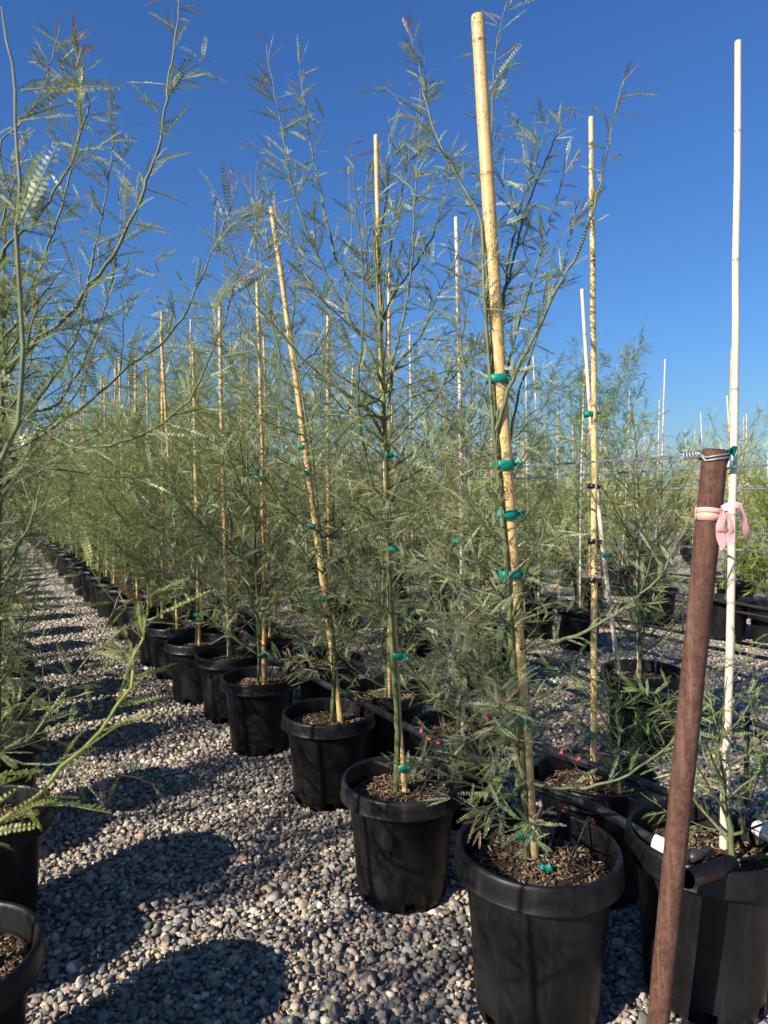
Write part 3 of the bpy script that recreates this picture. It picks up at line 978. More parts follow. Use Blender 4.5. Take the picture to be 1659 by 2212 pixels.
near_sapling("feathery sapling in the second pot of the row across the aisle, thin arching shoots", 105,
    (-1.22, 2.14, SOIL_Z), 2.14,
    [(-5, 1500), (-4, 1250), (0, 1000), (5, 800), (8, 600), (12, 450)],
    [([(0, 880), (60, 640), (97, 553), (110, 513), (147, 400), (172, 277), (170, 187), (178, 120)], .1, .0056, K(twigs=.12)),
     ([(4, 900), (110, 880), (150, 836), (197, 743), (230, 653), (247, 586), (262, 480), (255, 400)], .15, .0052, K(twigs=.14)),
     ([(3, 960), (150, 760), (200, 553), (213, 500), (233, 393), (248, 283), (246, 200)], .2, .0054, K(twigs=.10)),
     ([(6, 700), (40, 520), (0, 330), (43, 270), (73, 230), (97, 180), (113, 123), (130, 58)], .1, .0050, K(twigs=.12)),
     ([(0, 1000), (60, 940), (130, 900), (190, 800), (215, 700)], -.2, .0044, K(twigs=.3)),
     ([(0, 1060), (50, 1010), (90, 960), (130, 880)], .2, .0044, K(twigs=.34)),
     ([(-4, 1240), (40, 1180), (80, 1110), (110, 1030)], .0, .0044, K(twigs=.42, size=.75)),
     ([(-4, 1400), (30, 1380), (60, 1330), (80, 1270)], -.1, .0040, K(twigs=.42, size=.75)),
     ([(-4, 1480), (20, 1450), (40, 1400), (50, 1340)], -.2, .0036, K(twigs=.42, size=.75))],
    fill=10, frange=(.2, .95), fl=(.25, .5), ftw=.26, skirt=4, az=(1.7, 4.6))

near_sapling("sapling nearest the camera, soft blurred stem and the yellow-green shoot over the gravel", 106,
    (-.62, .78, SOIL_Z), .80,
    [(-330, 1700), (-320, 1400), (-310, 1150), (-290, 950)],
    [([(-290, 1080), (-120, 1060), (0, 1000), (23, 960), (37, 920), (48, 836), (45, 753), (42, 636), (37, 553), (37, 450), (38, 330), (36, 200), (18, 90), (2, 10)], .05, .0038, K(twigs=.10)),
     ([(-320, 1900), (-150, 1850), (0, 1775), (80, 1710), (133, 1659), (180, 1620), (217, 1576), (253, 1526), (277, 1483), (297, 1413), (317, 1350), (322, 1262)], .22, .0044, K(twigs=.16, tipc=(.30, .29, .05), wood0=(.20, .22, .05), node=.017, size=.95, tl=(.06, .16), tone=(1.08, 1.08, .72)))],
    fill=2, frange=(.1, .3), fl=(.2, .35), ftw=.3, az=(2.6, 3.7))

# the rest of the two rows and the row across the aisle
TALL0 = [free_sapling(21, 2.75, 0, 40, .84, 1.12, low=.08, twigs=.32, airy=True), free_sapling(22, 2.6, 0, 40, .86, 1.12, low=.08, twigs=.32, airy=True)]
SKIRT = [free_sapling(91 + k, 2.4, 0, 34, .40, 1.2, skirt=14, twigs=.34) for k in range(2)]
TALL1 = [free_sapling(31 + k, 2.5 + .12 * k, 1, 48, .84, 1.25, (.98, 1.05, .85), low=.06, twigs=.38, airy=True) for k in range(4)]
MID1 = [free_sapling(41 + k, 1.9 + .15 * k, 1, 32, 1.15, 1.1, (1.06, 1.0, .92), twigs=.34) for k in range(2)]
BUSH = [free_sapling(51 + k, 1.05 + .17 * k, 1, 28, 1.35, .9, (1.30, 1.22, 1.0), twigs=.34, low=.10) for k in range(4)]
FARB = [free_sapling(61 + k, .95 + .2 * k, 2, 22, 1.4, 1.0, (1.35, 1.28, .98), twigs=.28, low=.08) for k in range(3)]
LOWB = [free_sapling(71, .50, 0, 13, 1.5, .9, (.80, 1.0, .62), twigs=.45, low=.05, leaf=.75)]
TALLB = free_sapling(85, 2.2, 1, 40, 1.45, 1.1, (.78, .92, .62), twigs=.45, low=.14, lean=.35)
GREENB = [free_sapling(81, 1.2, 1, 26, 1.2, 1.0, (1.0, 1.15, .35), twigs=.4, low=.05)]
STK_T = [free_stake(1, 2.2, .012, .010, BAM_TAN, .30), free_stake(2, 2.35, .0135, .011, BAM_TAN, .34, (.25, .7, 1.1))]
STK_W = [free_stake(3, 2.25, .0100, .0075, BAM_OLD, .28, (.35, .8, 1.15)), free_stake(4, 2.5, .0105, .008, BAM_OLD, .3, (.5, 1.2)), free_stake(5, 2.1, .0095, .008, BAM_OLD, .3, (.4, .9))]
WIDE = [free_sapling(97 + k, 2.25, 1, 36, .85, 1.15, skirt=20, twigs=.34) for k in range(2)]
PROTOS = WIDE + SKIRT + TALL0 + TALL1 + MID1 + BUSH + FARB + LOWB + GREENB + STK_T + STK_W + POTS + [SPLIT, FARPOT, TALLB]

rl = np.random.default_rng(404)


def nth(i):
    return ORD[i] if i < len(ORD) else None


def pot_label(i, row, what='black nursery pot'):
    n = nth(i)
    return f"{what}, {n} {row}" if n else f"{what} among the farthest ones {row.replace('pot of the', 'along the')}"


# row along the aisle
for i, (x, y, s) in enumerate(ROW_A):
    row = 'pot of the row edging the aisle, counted from the rusty post'
    lab = pot_label(i, row)
    if i == 0:
        lab = "large black pot just behind the foot of the rusty post, dappled with leaf shade"
    elif i == 6:
        lab = "faded grey pot, seventh of the row edging the aisle from the rusty post"
    elif i >= 20:
        lab = "black nursery pot among the farthest ones at the vanishing end of the aisle row"
    pr = POTS[i % 3] if i < 9 else FARPOT
    use(pr, (x, y, 0), rl.uniform(0, 6.28), lab, 'black pots of the row edging the aisle', (s, s, zs((x, y, s))))
    if i >= 3:
        n = nth(i)
        tl = f"tall feathery sapling in the {n} pot of the row edging the aisle" if n else "tall feathery sapling among the farthest ones at the vanishing end of the aisle row"
        pr = TALL0[i % 2] if i < 5 else TALL1[i % 4]
        use(pr, soil_pt((x, y, s), -.012), rl.uniform(0, 6.28), tl, 'young feathery trees tied to bamboo stakes', rl.uniform(.86, .98) if i < 5 else rl.uniform(.72, .93), (rl.normal(0, .03), rl.normal(0, .03)))
    if i >= 6:
        n = nth(i)
        tl = f"tan bamboo stake in the {n} pot of the row edging the aisle" if n else "tan bamboo stake among the farthest ones at the vanishing end of the aisle row"
        use(STK_T[i % 2], soil_pt((x, y, s), .012), rl.uniform(0, 6.28), tl, 'bamboo stakes beside the saplings', rl.uniform(.98, 1.1), (rl.normal(0, .02), rl.normal(0, .02)))

# the partner row behind the drip hose
for i, (x, y, s) in enumerate(ROW_B):
    lab = pot_label(i, 'pot of the row behind the drip hose, from the post') if i < 20 else "black nursery pot among the farthest ones behind the drip hose"
    if i == 0:
        lab = "big black pot beside the rusty post, holding the white stake and the pipe stub"
    if i == 1:
        lab = "black pot with a torn rim, holding the mould-spotted bamboo stake"
    pr = SPLIT if i == 1 else (POTS[(i + 1) % 3] if i < 6 else FARPOT)
    use(pr, (x, y, 0), -.95 if i == 1 else rl.uniform(0, 6.28), lab, 'black pots of the row behind the hose', (s, s, zs((x, y, s))))
    n = nth(i)
    tl = f"feathery sapling in the {n} pot of the row behind the drip hose" if n else "feathery sapling among the farthest ones behind the drip hose"
    if i == 0:
        tl = "low dark green bushy sapling at the foot of the white bamboo stake"
    elif i == 1:
        tl = "low bright green bushy sapling at the foot of the mould-spotted stake"
    pr = LOWB[0] if i < 2 else (MID1[i % 2] if i < 5 else TALL1[i % 4])
    use(pr, soil_pt((x, y, s), .05 if i == 0 else .07 if i == 1 else -.012, -.05 if i < 2 else 0), rl.uniform(0, 6.28), tl, 'young feathery trees tied to bamboo stakes',
        (1.0 if i == 0 else .85) if i < 2 else rl.uniform(.85, 1.0))
    if i >= 5:
        tl = f"thin bamboo stake in the {n} pot of the row behind the drip hose" if n else "thin bamboo stake among the farthest ones behind the drip hose"
        use((STK_T + STK_W)[i % 5], soil_pt((x, y, s), .012), rl.uniform(0, 6.28), tl, 'bamboo stakes beside the saplings', rl.uniform(.95, 1.1), (rl.normal(0, .02), rl.normal(0, .02)))

# the row across the aisle
for i, (x, y, s) in enumerate(ROW_L):
    n = nth(i)
    lab = f"black pot, {n} of the row across the aisle counted from the camera" if n else "black pot among the farthest ones of the row across the aisle"
    if i == 1:
        lab = "black pot cut off by the bottom corner of the photo, bark mulch inside"
    use(POTS[i % 3] if i < 6 else FARPOT, (x, y, 0), rl.uniform(0, 6.28), lab, 'black pots across the aisle', s)
    if i >= 3:
        tl = f"feathery sapling in the {n} pot of the row across the aisle" if n else "feathery sapling among the farthest ones across the aisle"
        use(SKIRT[i % 2], soil_pt((x, y, s)), rl.uniform(0, 6.28), tl, 'young feathery trees across the aisle', rl.uniform(.85, 1.0))

# its partner row, behind it and out of the frame: its shade is what dapples the aisle
for i, (x, y, s) in enumerate(ROW_M):
    use(FARPOT, (x, y, 0), rl.uniform(0, 6.28), f"black pot, {nth(i)} of the hidden row behind the one across the aisle", 'black pots across the aisle', s)
    use(WIDE[i % 2], soil_pt((x, y, s)), rl.uniform(0, 6.28), f"feathery sapling, {nth(i)} of the hidden row behind the one across the aisle", 'young feathery trees across the aisle', rl.uniform(.75, .95))

# the beds beyond
BEDN = ['', 'second', 'third', 'fourth', 'fifth', 'sixth', 'seventh', 'eighth', 'ninth']
for k, R in enumerate(ROWS_R, 1):
    for i, (x, y, s) in enumerate(sorted(R, key=lambda p: p[1])):
        n = ORD[i]; bed = f"in the {BEDN[k]} bed beyond the aisle"
        lab = f"black pot, {n} from the camera {bed}"
        if k == 2 and abs(x - 1.72) < .01:
            lab = "sunlit grey-black pot standing alone on the pale gravel behind the mould-spotted stake"
        use(POTS[(i + k) % 3] if y < 5 else FARPOT, (x, y, 0), rl.uniform(0, 6.28), lab, 'black pots in the beds beyond', s)
        kind = 'olive feathery sapling'
        if k <= 3:
            pr = BUSH[(i * 3 + k) % 4]
        else:
            pr = FARB[(i + k) % 3]
        sc = rl.uniform(.85, 1.15)
        if k == 2 and abs(x - 1.72) < .01:
            pr = TALLB; kind = 'tall bushy olive sapling'; sc = 1.0
        if k in (4, 5) and i % 3 == 0:
            pr = GREENB[0]; kind = 'bright green bushy sapling'
        use(pr, soil_pt((x, y, s), -.01), rl.uniform(0, 6.28), f"{kind}, {n} from the camera {bed}", 'olive saplings in the beds beyond', sc)
        if not (k == 1 and i == 0):
            use((STK_W + STK_T[:1])[(i * 2 + k) % 4], soil_pt((x, y, s), .012), rl.uniform(0, 6.28), f"thin pale stake, {n} from the camera {bed}", 'thin pale stakes in the beds beyond',
                rl.uniform(.9, 1.08), (rl.normal(0, .025), rl.normal(0, .03)))

for o in PROTOS:                                # a kind that found no place is taken away again
    if o.name not in _used:
        for c in list(o.children):
            bpy.data.objects.remove(c)
        bpy.data.objects.remove(o)

# ------------------------------------------------------------------ the stakes one can single out
def foot(px, p, dy=0.0):
    y = p[1] + dy
    return ((px - 384) / FPX * y, y, SOIL_Z * zs(p) - .03)


A_, B_ = ROW_A, ROW_B
stake_px("thickest tan bamboo stake, towering over the pot beside the rusty post", 535, 863, 477, 16, 1.885, .0203, .0176, BAM_TAN, .40,
         ties=(378.7, 464.3, 513.9, 574, 717.6, 833), seed=2, base=foot(535, A_[0], .055))
stake_px("tan bamboo stake in the second pot, tied to a bare green stem", 405, 787, 376, 135, 2.41, .0108, .0083, BAM_TAN, .36,
         ties=(455, 548.6, 655, 766), seed=3, base=foot(406, A_[1], .01))
stake_px("leaning tan bamboo stake in the third pot beyond the rusty post", 341, 710, 271, 207, 3.14, .0150, .0106, BAM_TAN, .42,
         ties=(447, 474, 526, 598.6), seed=4, base=foot(341, A_[2], .02))
stake_px("upright bamboo stake in the fourth pot beyond the rusty post", 263, 680, 257, 282, 3.75, .0135, .010, BAM_TAN, .38, ties=(477, 551, 610, 655), seed=5, base=foot(263, A_[3], .01))
stake_px("bamboo stake in the fifth pot beyond the rusty post", 229, 650, 220, 303, 4.26, .0135, .011, BAM_TAN, .36, ties=(560, 629), seed=6, base=foot(229, A_[4], .01))
stake_px("bamboo stake in the sixth pot beyond the rusty post", 198, 648, 193, 342, 4.63, .013, .011, BAM_TAN, .36, ties=(560, 615), seed=7, base=foot(198, A_[5], .01))
stake_px("white weathered bamboo stake standing beside the rusty post", 729, 866, 738, 41, 1.95, .0118, .0088, BAM_OLD, .36, ties=(), seed=8, base=foot(729, B_[0], .05))
stake_px("yellow bamboo stake spotted with black mould, in the torn pot", 596, 803, 591, 117, 2.43, .0118, .0088, BAM_SPOT, .33, ties=(734, 414), dark=(486, 541, 580), seed=9, base=foot(596, B_[1], .01))
stake_px("grey-white bamboo stake in the third pot behind the drip hose", 463, 695, 456, 217, 2.96, .0104, .0083, BAM_OLD, .5, ties=(541, 592), seed=10, base=foot(463, B_[2], .01))
stake_px("thin tan bamboo stake close behind the bare-stemmed sapling", 389, 690, 389, 264, 3.51, .0115, .009, BAM_TAN, .36, ties=(500,), seed=11, base=foot(389, B_[3], .01))
stake_px("thin tan bamboo stake in the fifth pot behind the drip hose", 329, 668, 328, 315, 4.13, .0120, .010, BAM_TAN, .36, ties=(520, 575), seed=12, base=foot(329, B_[4], .01))
B1 = ROWS_R[0][0]
stake_px("thin white stake leaning behind the mould-spotted bamboo stake", 622, 668, 582, 289, B1[1], .0135, .010, BAM_OLD, .40, ties=(555,), seed=13, base=foot(622, B1, .01))
stake_px("thin grey stake upright in the pot behind the torn pot", 641, 666, 638, 505, B1[1] + .05, .0085, .008, BAM_OLD, .40, ties=(590, 610, 640), seed=14, base=foot(641, B1, .05))

# ------------------------------------------------------------------ the rusty end post with its brace stub
P0 = np.array([.652, 1.645, -.05]); P1 = at(715.5, 449.5, 1.45); PD = nrm(P1 - P0)
post = thing('rusty_post', "leaning rusty steel pipe post standing in front of the pots", 'post', (P0[0], P0[1], 0))
b = np.array([P0[0], P0[1], 0])


def ring_pipe(acc, a, c, r, sides=24):
    ts = np.linspace(0, 1, 12)
    tube(acc, [a + (c - a) * t - b for t in ts], r, sides, cap=False)
    tube(acc, [a + (c - a) * t - b for t in (1.0, .985)], r * .86, sides, cap=True)
    d = nrm(c - a); u = nrm(np.cross(d, [0, 1, .2])); v = np.cross(d, u)
    an = np.arange(sides) * 2 * math.pi / sides
    ro = np.array([c - b + r * (math.cos(q) * u + math.sin(q) * v) for q in an]); ri = np.array([c - b + d * .0006 + r * .86 * (math.cos(q) * u + math.sin(q) * v) for q in an])
    j = np.arange(sides); acc.add(np.concatenate([ro, ri]), [np.stack([j, (j + 1) % sides, sides + (j + 1) % sides, sides + j], -1)])


a = Acc(); ring_pipe(a, P0, P1, .0252); a.build('pole', RUST, post)
S0, S1 = at(686, 879, 1.60), at(731, 864, 1.76)
a = Acc(); ring_pipe(a, S0, S1, .0215); a.build('brace_stub', RUST, post)

# pink ribbon on the post
hz = 513
tt = (at(384, hz, 1.455)[2] - P0[2]) / (P1[2] - P0[2]); RC = P0 + (P1 - P0) * tt
rib = thing('ribbon', "faded pink ribbon knotted round the upper part of the rusty post", 'ribbon', RC)


def strip(acc, pts, wdir, width, th=.0009, tint=(1, 1, 1)):
    P = np.asarray(pts, float); W = np.asarray(wdir, float); W = W if W.ndim == 2 else np.repeat(W[None], len(P), 0)
    wd = np.full(len(P), width) if np.isscalar(width) else np.asarray(width)
    T = np.gradient(P, axis=0); V = []
    for p, t, ww, q in zip(P, T, W, wd):
        ww = nrm(ww - nrm(t) * np.dot(ww, nrm(t))); n = np.cross(nrm(t), ww)
        V += [p - ww * q / 2 + n * th, p + ww * q / 2 + n * th, p + ww * q / 2 - n * th, p - ww * q / 2 - n * th]
    n = len(P); F = []
    for i in range(n - 1):
        for j in range(4):
            F.append((i * 4 + j, i * 4 + (j + 1) % 4, i * 4 + 4 + (j + 1) % 4, i * 4 + 4 + j))
    F += [(3, 2, 1, 0), (n * 4 - 4, n * 4 - 3, n * 4 - 2, n * 4 - 1)]
    acc.add(np.array(V), [np.array(F)], tint)


a = Acc()
for k, (dz, h, r) in enumerate(((.005, .018, .0262), (-.005, .020, .0268), (.0, .011, .0273))):
    th = np.linspace(0, 2 * math.pi, 30)
    tiltv = (.004 * (k - 1), .006 * (k - .5))
    uu = nrm(np.cross(PD, [0, 1, 0])); vv = np.cross(PD, uu)
    strip(a, [PD * (dz + tiltv[0] * math.cos(q) + tiltv[1] * math.sin(q)) + r * (math.cos(q) * uu + math.sin(q) * vv) for q in th], PD, h, .0008, (1, 1.05, .82))
a.build('wrap', RIBBON, rib, smooth=False)
kn = at(722, 509, 1.425) - RC


def tail(pts, w0, w1, width0, width1, tint=(1, 1, 1), wave=.004, seed=1):
    """a thin flat length of tape, creased along its middle and cut off askew"""
    P = spline([np.asarray(p, float) for p in pts], .011); n = len(P); rr = np.random.default_rng(seed)
    t = np.linspace(0, 1, n)[:, None]
    W = np.asarray(w0, float) * (1 - t) + np.asarray(w1, float) * t
    T = np.gradient(P, axis=0); V = []
    for k in range(n):
        tt_ = nrm(T[k]); ww = nrm(W[k] - tt_ * np.dot(W[k], tt_)); nn = np.cross(tt_, ww); q = (width0 + (width1 - width0) * t[k][0]) * rr.uniform(.85, 1.15)
        f = rr.normal(0, .004); sk = tt_ * (.008 if k == n - 1 else 0)
        for e in (.0003, -.0003):
            V += [P[k] - ww * q * .5 + sk + nn * e, P[k] + ww * q * rr.uniform(-.08, .08) + nn * (f + e), P[k] + ww * q * .5 - sk + nn * e]
    F = []
    for k in range(n - 1):
        b0, b1 = k * 6, k * 6 + 6
        F += [(b0, b0 + 1, b1 + 1, b1), (b0 + 1, b0 + 2, b1 + 2, b1 + 1), (b0 + 4, b0 + 3, b1 + 3, b1 + 4), (b0 + 5, b0 + 4, b1 + 4, b1 + 5)]
    a = Acc(); a.add(np.array(V), [np.array(F)], tint); a.build('tail', RIBBON, rib, smooth=False)


tail([kn, kn + [.014, -.012, .010], kn + [.030, -.013, .007], kn + [.037, -.010, -.010], kn + [.044, -.008, -.036], kn + [.054, -.004, -.060]], (.1, .5, 1), (1, .35, .25), .016, .021, seed=2)
tail([kn, kn + [-.004, -.012, -.014], kn + [-.011, -.015, -.034], kn + [-.010, -.016, -.056], kn + [-.003, -.015, -.074]], (1, .2, .1), (1, .3, .5), .013, .024, seed=3)
tail([kn + [.003, 0, 0], kn + [.008, -.013, -.015], kn + [.012, -.013, -.042], kn + [.004, -.012, -.076]], (1, .3, -.1), (1, -.5, .2), .008, .020, (.85, .72, .8), seed=5)

# ------------------------------------------------------------------ trellis wires
def twisted(acc, path, r, turn, off):
    P = spline(path, .022); n = len(P)
    s = np.concatenate([[0], np.cumsum(np.linalg.norm(np.diff(P, axis=0), axis=1))])
    for ph in (0, math.pi):
        tube(acc, [p + off * np.array([.3 * math.sin(2 * math.pi * q / turn + ph), .5 * math.sin(2 * math.pi * q / turn + ph), math.cos(2 * math.pi * q / turn + ph)]) for p, q in zip(P, s)], r, 5)


def along(x, y, z, n, dx=D_ROW, step=1.5, sag=.02):
    return [np.array([x + dx * k * step * .5, y + k * step * .5, z - sag * abs(math.sin(k * .9))]) for k in range(n)]


wire1 = thing('trellis_wire', "twisted wire coiled round the top of the rusty post, the upper of two", 'wire', P1)
a = Acc()
c0 = at(700, 453.5, 1.45); c1 = at(684, 456, 1.51)
far1 = [at(640, 459, 1.70), at(589, 462, 1.98), at(512, 467, 2.5), at(398, 471.5, 3.45), at(331, 473.5, 4.3), at(250, 478, 5.8), at(160, 482, 8.5)]
twisted(a, [p - P1 for p in [c1] + far1], .0021, .16, .0030)
a.build('strand', WIRE, wire1)
a = Acc()
ax = nrm(c1 - c0); uu = nrm(np.cross(ax, [0, 1, 0])); vv = np.cross(ax, uu)
q = np.linspace(0, 5.2 * 2 * math.pi, 80)
L = np.linalg.norm(c1 - c0)
tube(a, [c0 - P1 + ax * L * k / q[-1] + .0068 * (math.cos(k) * uu + math.sin(k) * vv) for k in q], .0021, 6)
tube(a, [c0 - P1, c1 - P1], .0042, 6)
pc = P0 + (P1 - P0) * .985 - P1
for s, dz in ((1, .004), (1, -.003), (-1, 0)):
    arc = [c0 - P1] + [pc + .0275 * np.array([-math.cos(t), -s * math.sin(t), 0]) + np.array([0, 0, dz + .004 * t]) for t in np.linspace(.5, 2.6, 9)]
    tube(a, spline(arc, .008), .0019, 6)
tube(a, [pc + np.array([.024, -.012, .012]), pc + np.array([.023, -.018, -.004]), pc + np.array([.016, -.026, -.016])], .004, 6)
a.build('coil', WIRE, wire1)

wire2 = thing('trellis_wire', "twisted wire passing just under the rusty post's top, tied to the white stake", 'wire', at(728, 467, 1.96))
W0 = at(728, 467, 1.96)
a = Acc()
twisted(a, [p - W0 for p in [at(830, 463, 1.62), at(768, 465, 1.80), W0, at(702, 468, 2.02), at(598, 474, 2.42), at(512, 478, 2.9), at(406, 480, 3.7), at(331, 482.5, 4.6), at(240, 484.5, 6.2)]], .0019, .15, .0027)
a.build('strand', WIRE, wire2)
tie_on(wire2, (0, -.004, 0), .021, .021, .012)
a = Acc(); q1 = spline([(-.012, -.02, 0), (-.022, -.03, .02), (-.012, -.034, .045), (.006, -.03, .04)], .008); strip(a, q1, [.9, .3, .2], np.linspace(.012, .032, len(q1)))
q1 = spline([(-.012, -.02, 0), (.004, -.024, .02), (.012, -.026, .035)], .008); strip(a, q1, [.6, .3, .7], np.linspace(.01, .022, len(q1)))
a.build('tie_tail', TAPE, wire2)

for k, R in enumerate(ROWS_R, 1):
    off = [0, 2.13, 3.78, 5.5, 7.1, 8.7, 10.3, 12.0, 13.8][k]
    for lvl, (h, wname) in enumerate(((1.42, 'upper'), (1.12, 'middle'), (.86, 'lower'))[:2 if k < 3 else 3]):
        t = thing('trellis_wire', f"{wname} trellis wire stretched along the {BEDN[k]} bed beyond the aisle", 'wire', (row_x(off, 3), 3, h), 'trellis wires of the beds beyond')
        a = Acc(); L0 = max(0, 3.0 * (k > 4)); yv = np.linspace(L0, 8 + 2.7 * k, 12)
        tube(a, [(D_ROW * q, q, -.02 * (i % 2)) for i, q in enumerate(yv)], .0016 + .0006 * k, 5)
        a.build('strand', WIRE, t)
        for q in range(4):
            tie_on(t, (D_ROW * (L0 + 1.1 + 1.9 * q), L0 + 1.1 + 1.9 * q, 0), .022, .018, .022)

# ------------------------------------------------------------------ drip hoses
def hose(label, path, r, plugs, coupling=None, extra=None, support=True, group='black drip hoses'):
    o = np.array(path[len(path) // 2]); root = thing('drip_hose', label, 'hose', o, group)
    a = Acc(); P = spline([np.asarray(p) - o for p in path], .05)
    rr = np.random.default_rng(len(plugs)); P = P + rr.normal(0, .0012, P.shape)
    tube(a, P, r, 12)
    if support:
        tube(a, P + np.array([0, 0, -r - .004]), .0018, 5)
    a.build('pipe', HOSE, root)
    for p, end in plugs:
        p = np.asarray(p) - o; e = np.asarray(end) - o
        s = nrm((e - p) * np.array([1, 1, 0])); s = nrm(s + [0, 0, .75])
        h = Acc(); tube(h, [p + s * (r * .7), p + s * (r + .006), p + s * (r + .0065), p + s * (r + .013)], [.0062, .0062, .0085, .0080], 10); h.build('plug', PINK, root)
        h = Acc(); st = p + s * (r + .010)
        tube(h, spline([st, st + s * .035 + [0, 0, .004], (st + e) / 2 + [0, 0, .018], e], .02), .0033, 7); h.build('drip_tube', HOSE, root)
    for c0, c1, cr in coupling or []:
        h = Acc(); c0 = np.asarray(c0) - o; c1 = np.asarray(c1) - o
        tube(h, [c0, c0 + (c1 - c0) * .04, c0 + (c1 - c0) * .96, c1], [cr * .96, cr, cr, cr * .96], 20, cap=False)
        tube(h, [c1, c0], cr * .9, 20, cap=False)
        d = nrm(c1 - c0); u = nrm(np.cross(d, [0, 0, 1])); v = np.cross(d, u); an = np.arange(20) * math.pi / 10; j = np.arange(20)
        for e in (c0, c1):
            h.add(np.array([e + f * cr * (math.cos(t) * u + math.sin(t) * v) for f in (.97, .88) for t in an]), [np.stack([j, (j + 1) % 20, 20 + (j + 1) % 20, 20 + j], -1)])
        h.build('coupling', WHITE, root)
    if extra:
        h = Acc(); extra(h, o); h.build('folded_end', HOSE, root)
    return root


def hy(h):
    return lambda px, py: at(px, py, (CAM_H - h) * FPX / (py - HOR))


H1 = hy(.445)
pathA = [at(690, 858, 1.80), H1(662, 845), H1(597, 808), H1(537, 785), H1(480, 760), H1(426, 736), H1(379, 711), H1(302, 672), H1(271, 657)]
y = 4.6
while y < 16:
    pathA.append(np.array([row_x(.27, y), y, .44])); y += .8
plA = []
for k, (px, py, pot, dx, dy) in enumerate(((594, 822, 0, .07, -.03), (566, 810, 0, .03, .03), (538, 788, 0, -.03, .05), (457, 750, 1, .06, .02), (441, 742, 1, .03, .04), (432, 738, 1, .0, .06),
                                         (371, 706, 2, .05, .03), (359, 700, 2, .0, .05), (292, 666, 3, .05, .03), (283, 662, 3, .02, .05), (420, 733, 'b2', -.08, 0), (333, 688, 'b3', -.08, 0))):
    src = ROW_B[int(pot[1])] if isinstance(pot, str) else ROW_A[pot]
    plA.append((H1(px, py + 2), (src[0] + dx, src[1] + dy, SOIL_Z * zs(src) + .004)))
for i in range(4, 12):
    x, y, s = ROW_A[i]
    for q in (0, .07):
        plA.append((np.array([row_x(.27, y + q), y + q, .44]), (x + .05 + q * .3, y + q, SOIL_Z)))


def folded(acc, o):
    pts = [at(690, 858, 1.80), at(700, 854, 1.82), at(711, 851, 1.84)]
    tube(acc, [p - o for p in pts], .0125, 12)
    loop = [at(684, 852, 1.90), at(700, 862, 1.83), at(713, 868, 1.80), at(718, 872, 1.79)]
    tube(acc, [p - o for p in spline(loop, .02)], .0115, 10)
    tube(acc, [p - o for p in spline([at(640, 834, 2.02), at(648, 836, 2.0), at(656, 841, 1.97)], .01)], .004, 7)


hose("black drip hose between the two pot rows, ending in a coupling by the post", pathA, .0128, plA,
     [(at(653.5, 841, 1.865), at(672, 850, 1.835), .0205)], folded)
H2 = hy(.45)
pathB = [at(820, 858, 1.78), H2(768, 835), H2(757, 827), H2(728, 816), H2(694, 803), H2(643, 783), H2(592, 765), H2(558, 753), H2(534, 740), H2(480, 715), H2(426, 692), H2(395, 679), H2(364, 666), H2(341, 656)]
y = 4.5
while y < 16:
    pathB.append(np.array([row_x(.60, y), y, .44])); y += .8
plB = [(H2(706, 811), (.90, 2.06, .35)), (H2(732, 821), (.99, 2.0, .35)), (H2(742, 824), (1.06, 1.98, .35)), (H2(558, 755), (.72, 2.4, .35)), (H2(575, 761), (.75, 2.38, .35)), (H2(490, 722), (.36, 2.92, .34))]
hose("black drip hose passing behind the torn pot and in front of the white stake's sapling", pathB, .0128, plB,
     [(at(757, 827.5, 1.935), at(776, 838.5, 1.87), .021)])
for k, off in ((1, 1.82), (2, 3.45), (3, 5.2), (4, 6.8)):
    for q, (do, hh, what) in enumerate(((0, .40, 'upper'), (.16, .30, 'lower'))):
        yv = np.arange(2.2 if k < 2 else 3.4, 11 + k, .8)
        path = [np.array([row_x(off + do, t), t, hh + .012 * math.sin(t * 2)]) for t in yv]
        pg = [(path[j], path[j] + np.array([.14, .02, -.07])) for j in range(1, len(path) - 4, 2)]
        hose(f"{what} black drip hose strung along the {BEDN[k]} bed beyond the aisle", path, .0125, pg, support=False, group='drip hoses of the beds beyond')
        if q == 0:
            for j in range(1, len(path) - 2, 3):
                t = Acc(); tube(t, [(0, 0, 0), (0, 0, hh + .03)], .011, 10)
                o = t.build('hose_post', HOSE); o.location = (path[j][0] + .02, path[j][1], 0)
                tag(o, f"short black pipe post, {ORD[j // 3]} from the camera, holding the {BEDN[k]} bed's hoses", 'post', 'short hose posts')

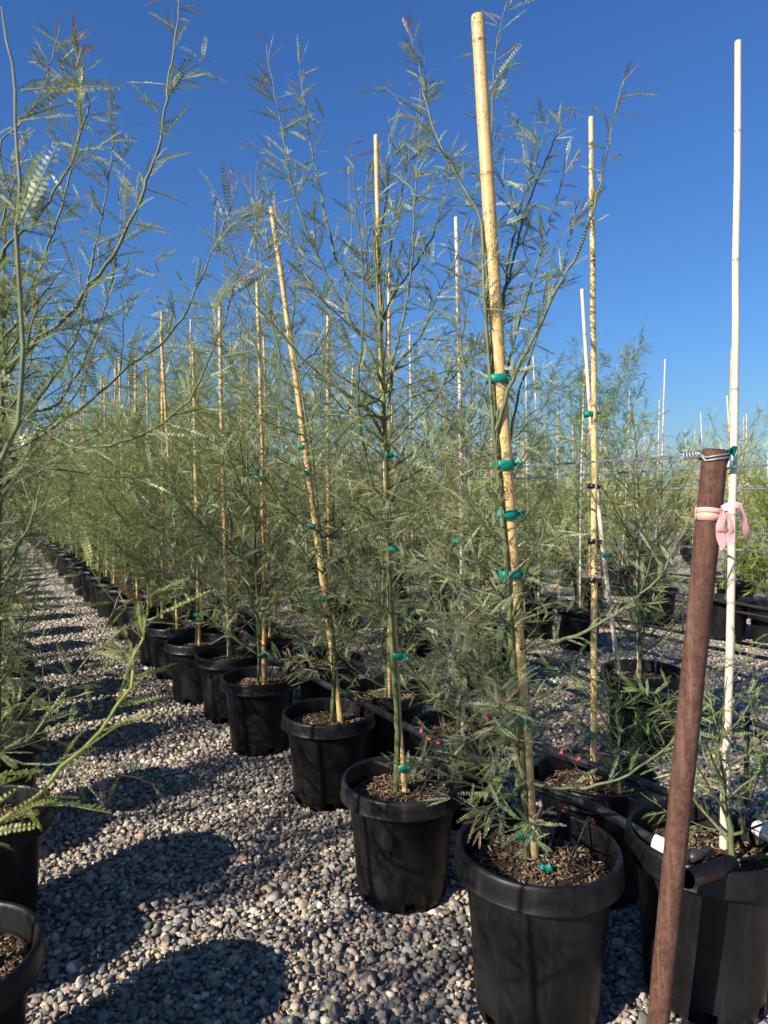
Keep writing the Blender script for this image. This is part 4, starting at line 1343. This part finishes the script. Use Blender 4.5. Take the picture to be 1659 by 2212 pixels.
# ------------------------------------------------------------------ scraps of tape on the gravel
SCR = [(660, 1812, .02, "bright green tape scrap on sunlit gravel before the third pot"), (460, 1885, .02, "crumpled green tape scrap at the tip of the pot shadow on the gravel"),
       (672, 1902, .02, "twisted green tape scrap on the gravel beside the second pot"), (243, 1785, .02, "small green tape scrap in the pot shade across the aisle"),
       (1362, 2034, .03, "green tape scrap on pebbles between the two biggest pots"), (1352, 1742, .355, "bright green tape scrap lying on the mulch of the torn pot"),
       (1178, 1888, .40, "small green tape scrap on the mulch below the thickest stake"), (143, 1560, .02, "tiny green tape scrap on dark gravel behind the nearest shoot"),
       (1515, 1650, .02, "green tape scrap on pale gravel between the rusty post and white stake")]
rs = np.random.default_rng(8)
for vx, vy, h, lab in SCR:
    py = vy * VS; yd = (CAM_H - h) * FPX / (py - HOR); p = at(vx * VS, py, yd)
    a = Acc()
    for q in range(3):
        d = nrm(np.array([rs.normal(), rs.normal(), .25])); L = rs.uniform(.012, .024)
        q1 = spline([np.zeros(3), d * L * .5 + [0, 0, .008], d * L + [0, 0, rs.uniform(0, .012)]], .006)
        strip(a, q1, rs.normal(size=3), np.linspace(.008, .018, len(q1)))
    o = a.build('tape_scrap', TAPE); o.location = tuple(p + [0, 0, .006]); tag(o, lab, 'tape scrap', 'green tape scraps')

# ------------------------------------------------------------------ dead twigs on the gravel and far things
a = Acc()
for _ in range(70):
    y = rs.uniform(1.7, 4.2); x = rs.uniform(row_x(-1.2, y), row_x(-.3, y)); t = rs.uniform(0, 6.28); L = rs.uniform(.03, .09)
    d = np.array([math.cos(t), math.sin(t), rs.uniform(-.05, .12)]) * L; p = np.array([x, y, .027])
    tube(a, [p, p + d * .5 + rs.normal(0, .004, 3), p + d], [.0016, .0012, .0008], 5, (.26, .19, .12))
for _ in range(900):
    y = rs.uniform(1.6, 4.2); x = row_x(rs.uniform(-1.35, .5), y); d = nrm(np.array([rs.normal(), rs.normal(), .2])); e = nrm(np.cross(d, [0, 0, 1])); p = np.array([x, y, rs.uniform(.020, .030)]); L = rs.uniform(.004, .010)
    a.add([p, p + d * L * .5 + e * L * .22, p + d * L, p + d * L * .5 - e * L * .22], [np.array([(0, 1, 2, 3)])], np.array([(.62, .52, .20), (.42, .45, .2), (.5, .36, .18)][int(rs.integers(3))]) * 1.1)
tag(a.build('twigs', SOIL), "thin dry twigs strewn over the gravel of the aisle", 'twigs', kind='stuff')

pl = Plant(900, 2, 1.0, (1.1, 1.05, .85))
for k in range(5200):
    y = 22 + 55 * rs.uniform() ** 1.6; x = rs.uniform(-.75, .62) * y; z = rs.uniform(0, 1.0) ** 1.2 * (1.55 + .4 * math.sin(x * 1.7 + y))
    d = nrm(rs.normal(size=3)); n = nrm(np.cross(d, rs.normal(size=3)))
    pl.pinna(np.array([x, y, z]), d, n, rs.uniform(.5, 1.1), LEAF_COL[k % 5] * rs.uniform(.8, 1.3) * pl.hue)
o = pl.crown(None, 'far_foliage'); tag(o, "far mass of nursery foliage along the horizon", 'foliage', kind='stuff')

hs = thing('house', "small pale house with a dark gable roof on the horizon beside the white stake", 'house', (115, 220, 0))
wallm = m_simple('house_wall', (.55, .52, .48), .8, .2, 2, .08, 0)
roofm = m_simple('house_roof', (.14, .12, .11), .8, .2, 2, .15, 0)
a = Acc(); box(a, (0, 0, 1.5), (9, 8, 3.0))
a.add(np.array([(-4.5, -4, 3), (-4.5, 4, 3), (-4.5, 0, 5.0), (4.5, -4, 3), (4.5, 4, 3), (4.5, 0, 5.0)]), [np.array([(0, 1, 2), (3, 5, 4)])]); a.build('wall', wallm, hs, smooth=False)
a = Acc()
for s in (-1, 1):
    a.add(np.array([(-5, s * 4.6, 2.75), (5, s * 4.6, 2.75), (5, 0, 5.15), (-5, 0, 5.15), (-5, s * 4.6, 2.95), (5, s * 4.6, 2.95), (5, 0, 5.35), (-5, 0, 5.35)]),
          [np.array([(0, 1, 2, 3), (7, 6, 5, 4), (0, 4, 5, 1), (1, 5, 6, 2), (3, 7, 4, 0)])])
a.build('roof', roofm, hs, smooth=False)
hs.rotation_euler = (0, 0, .7)
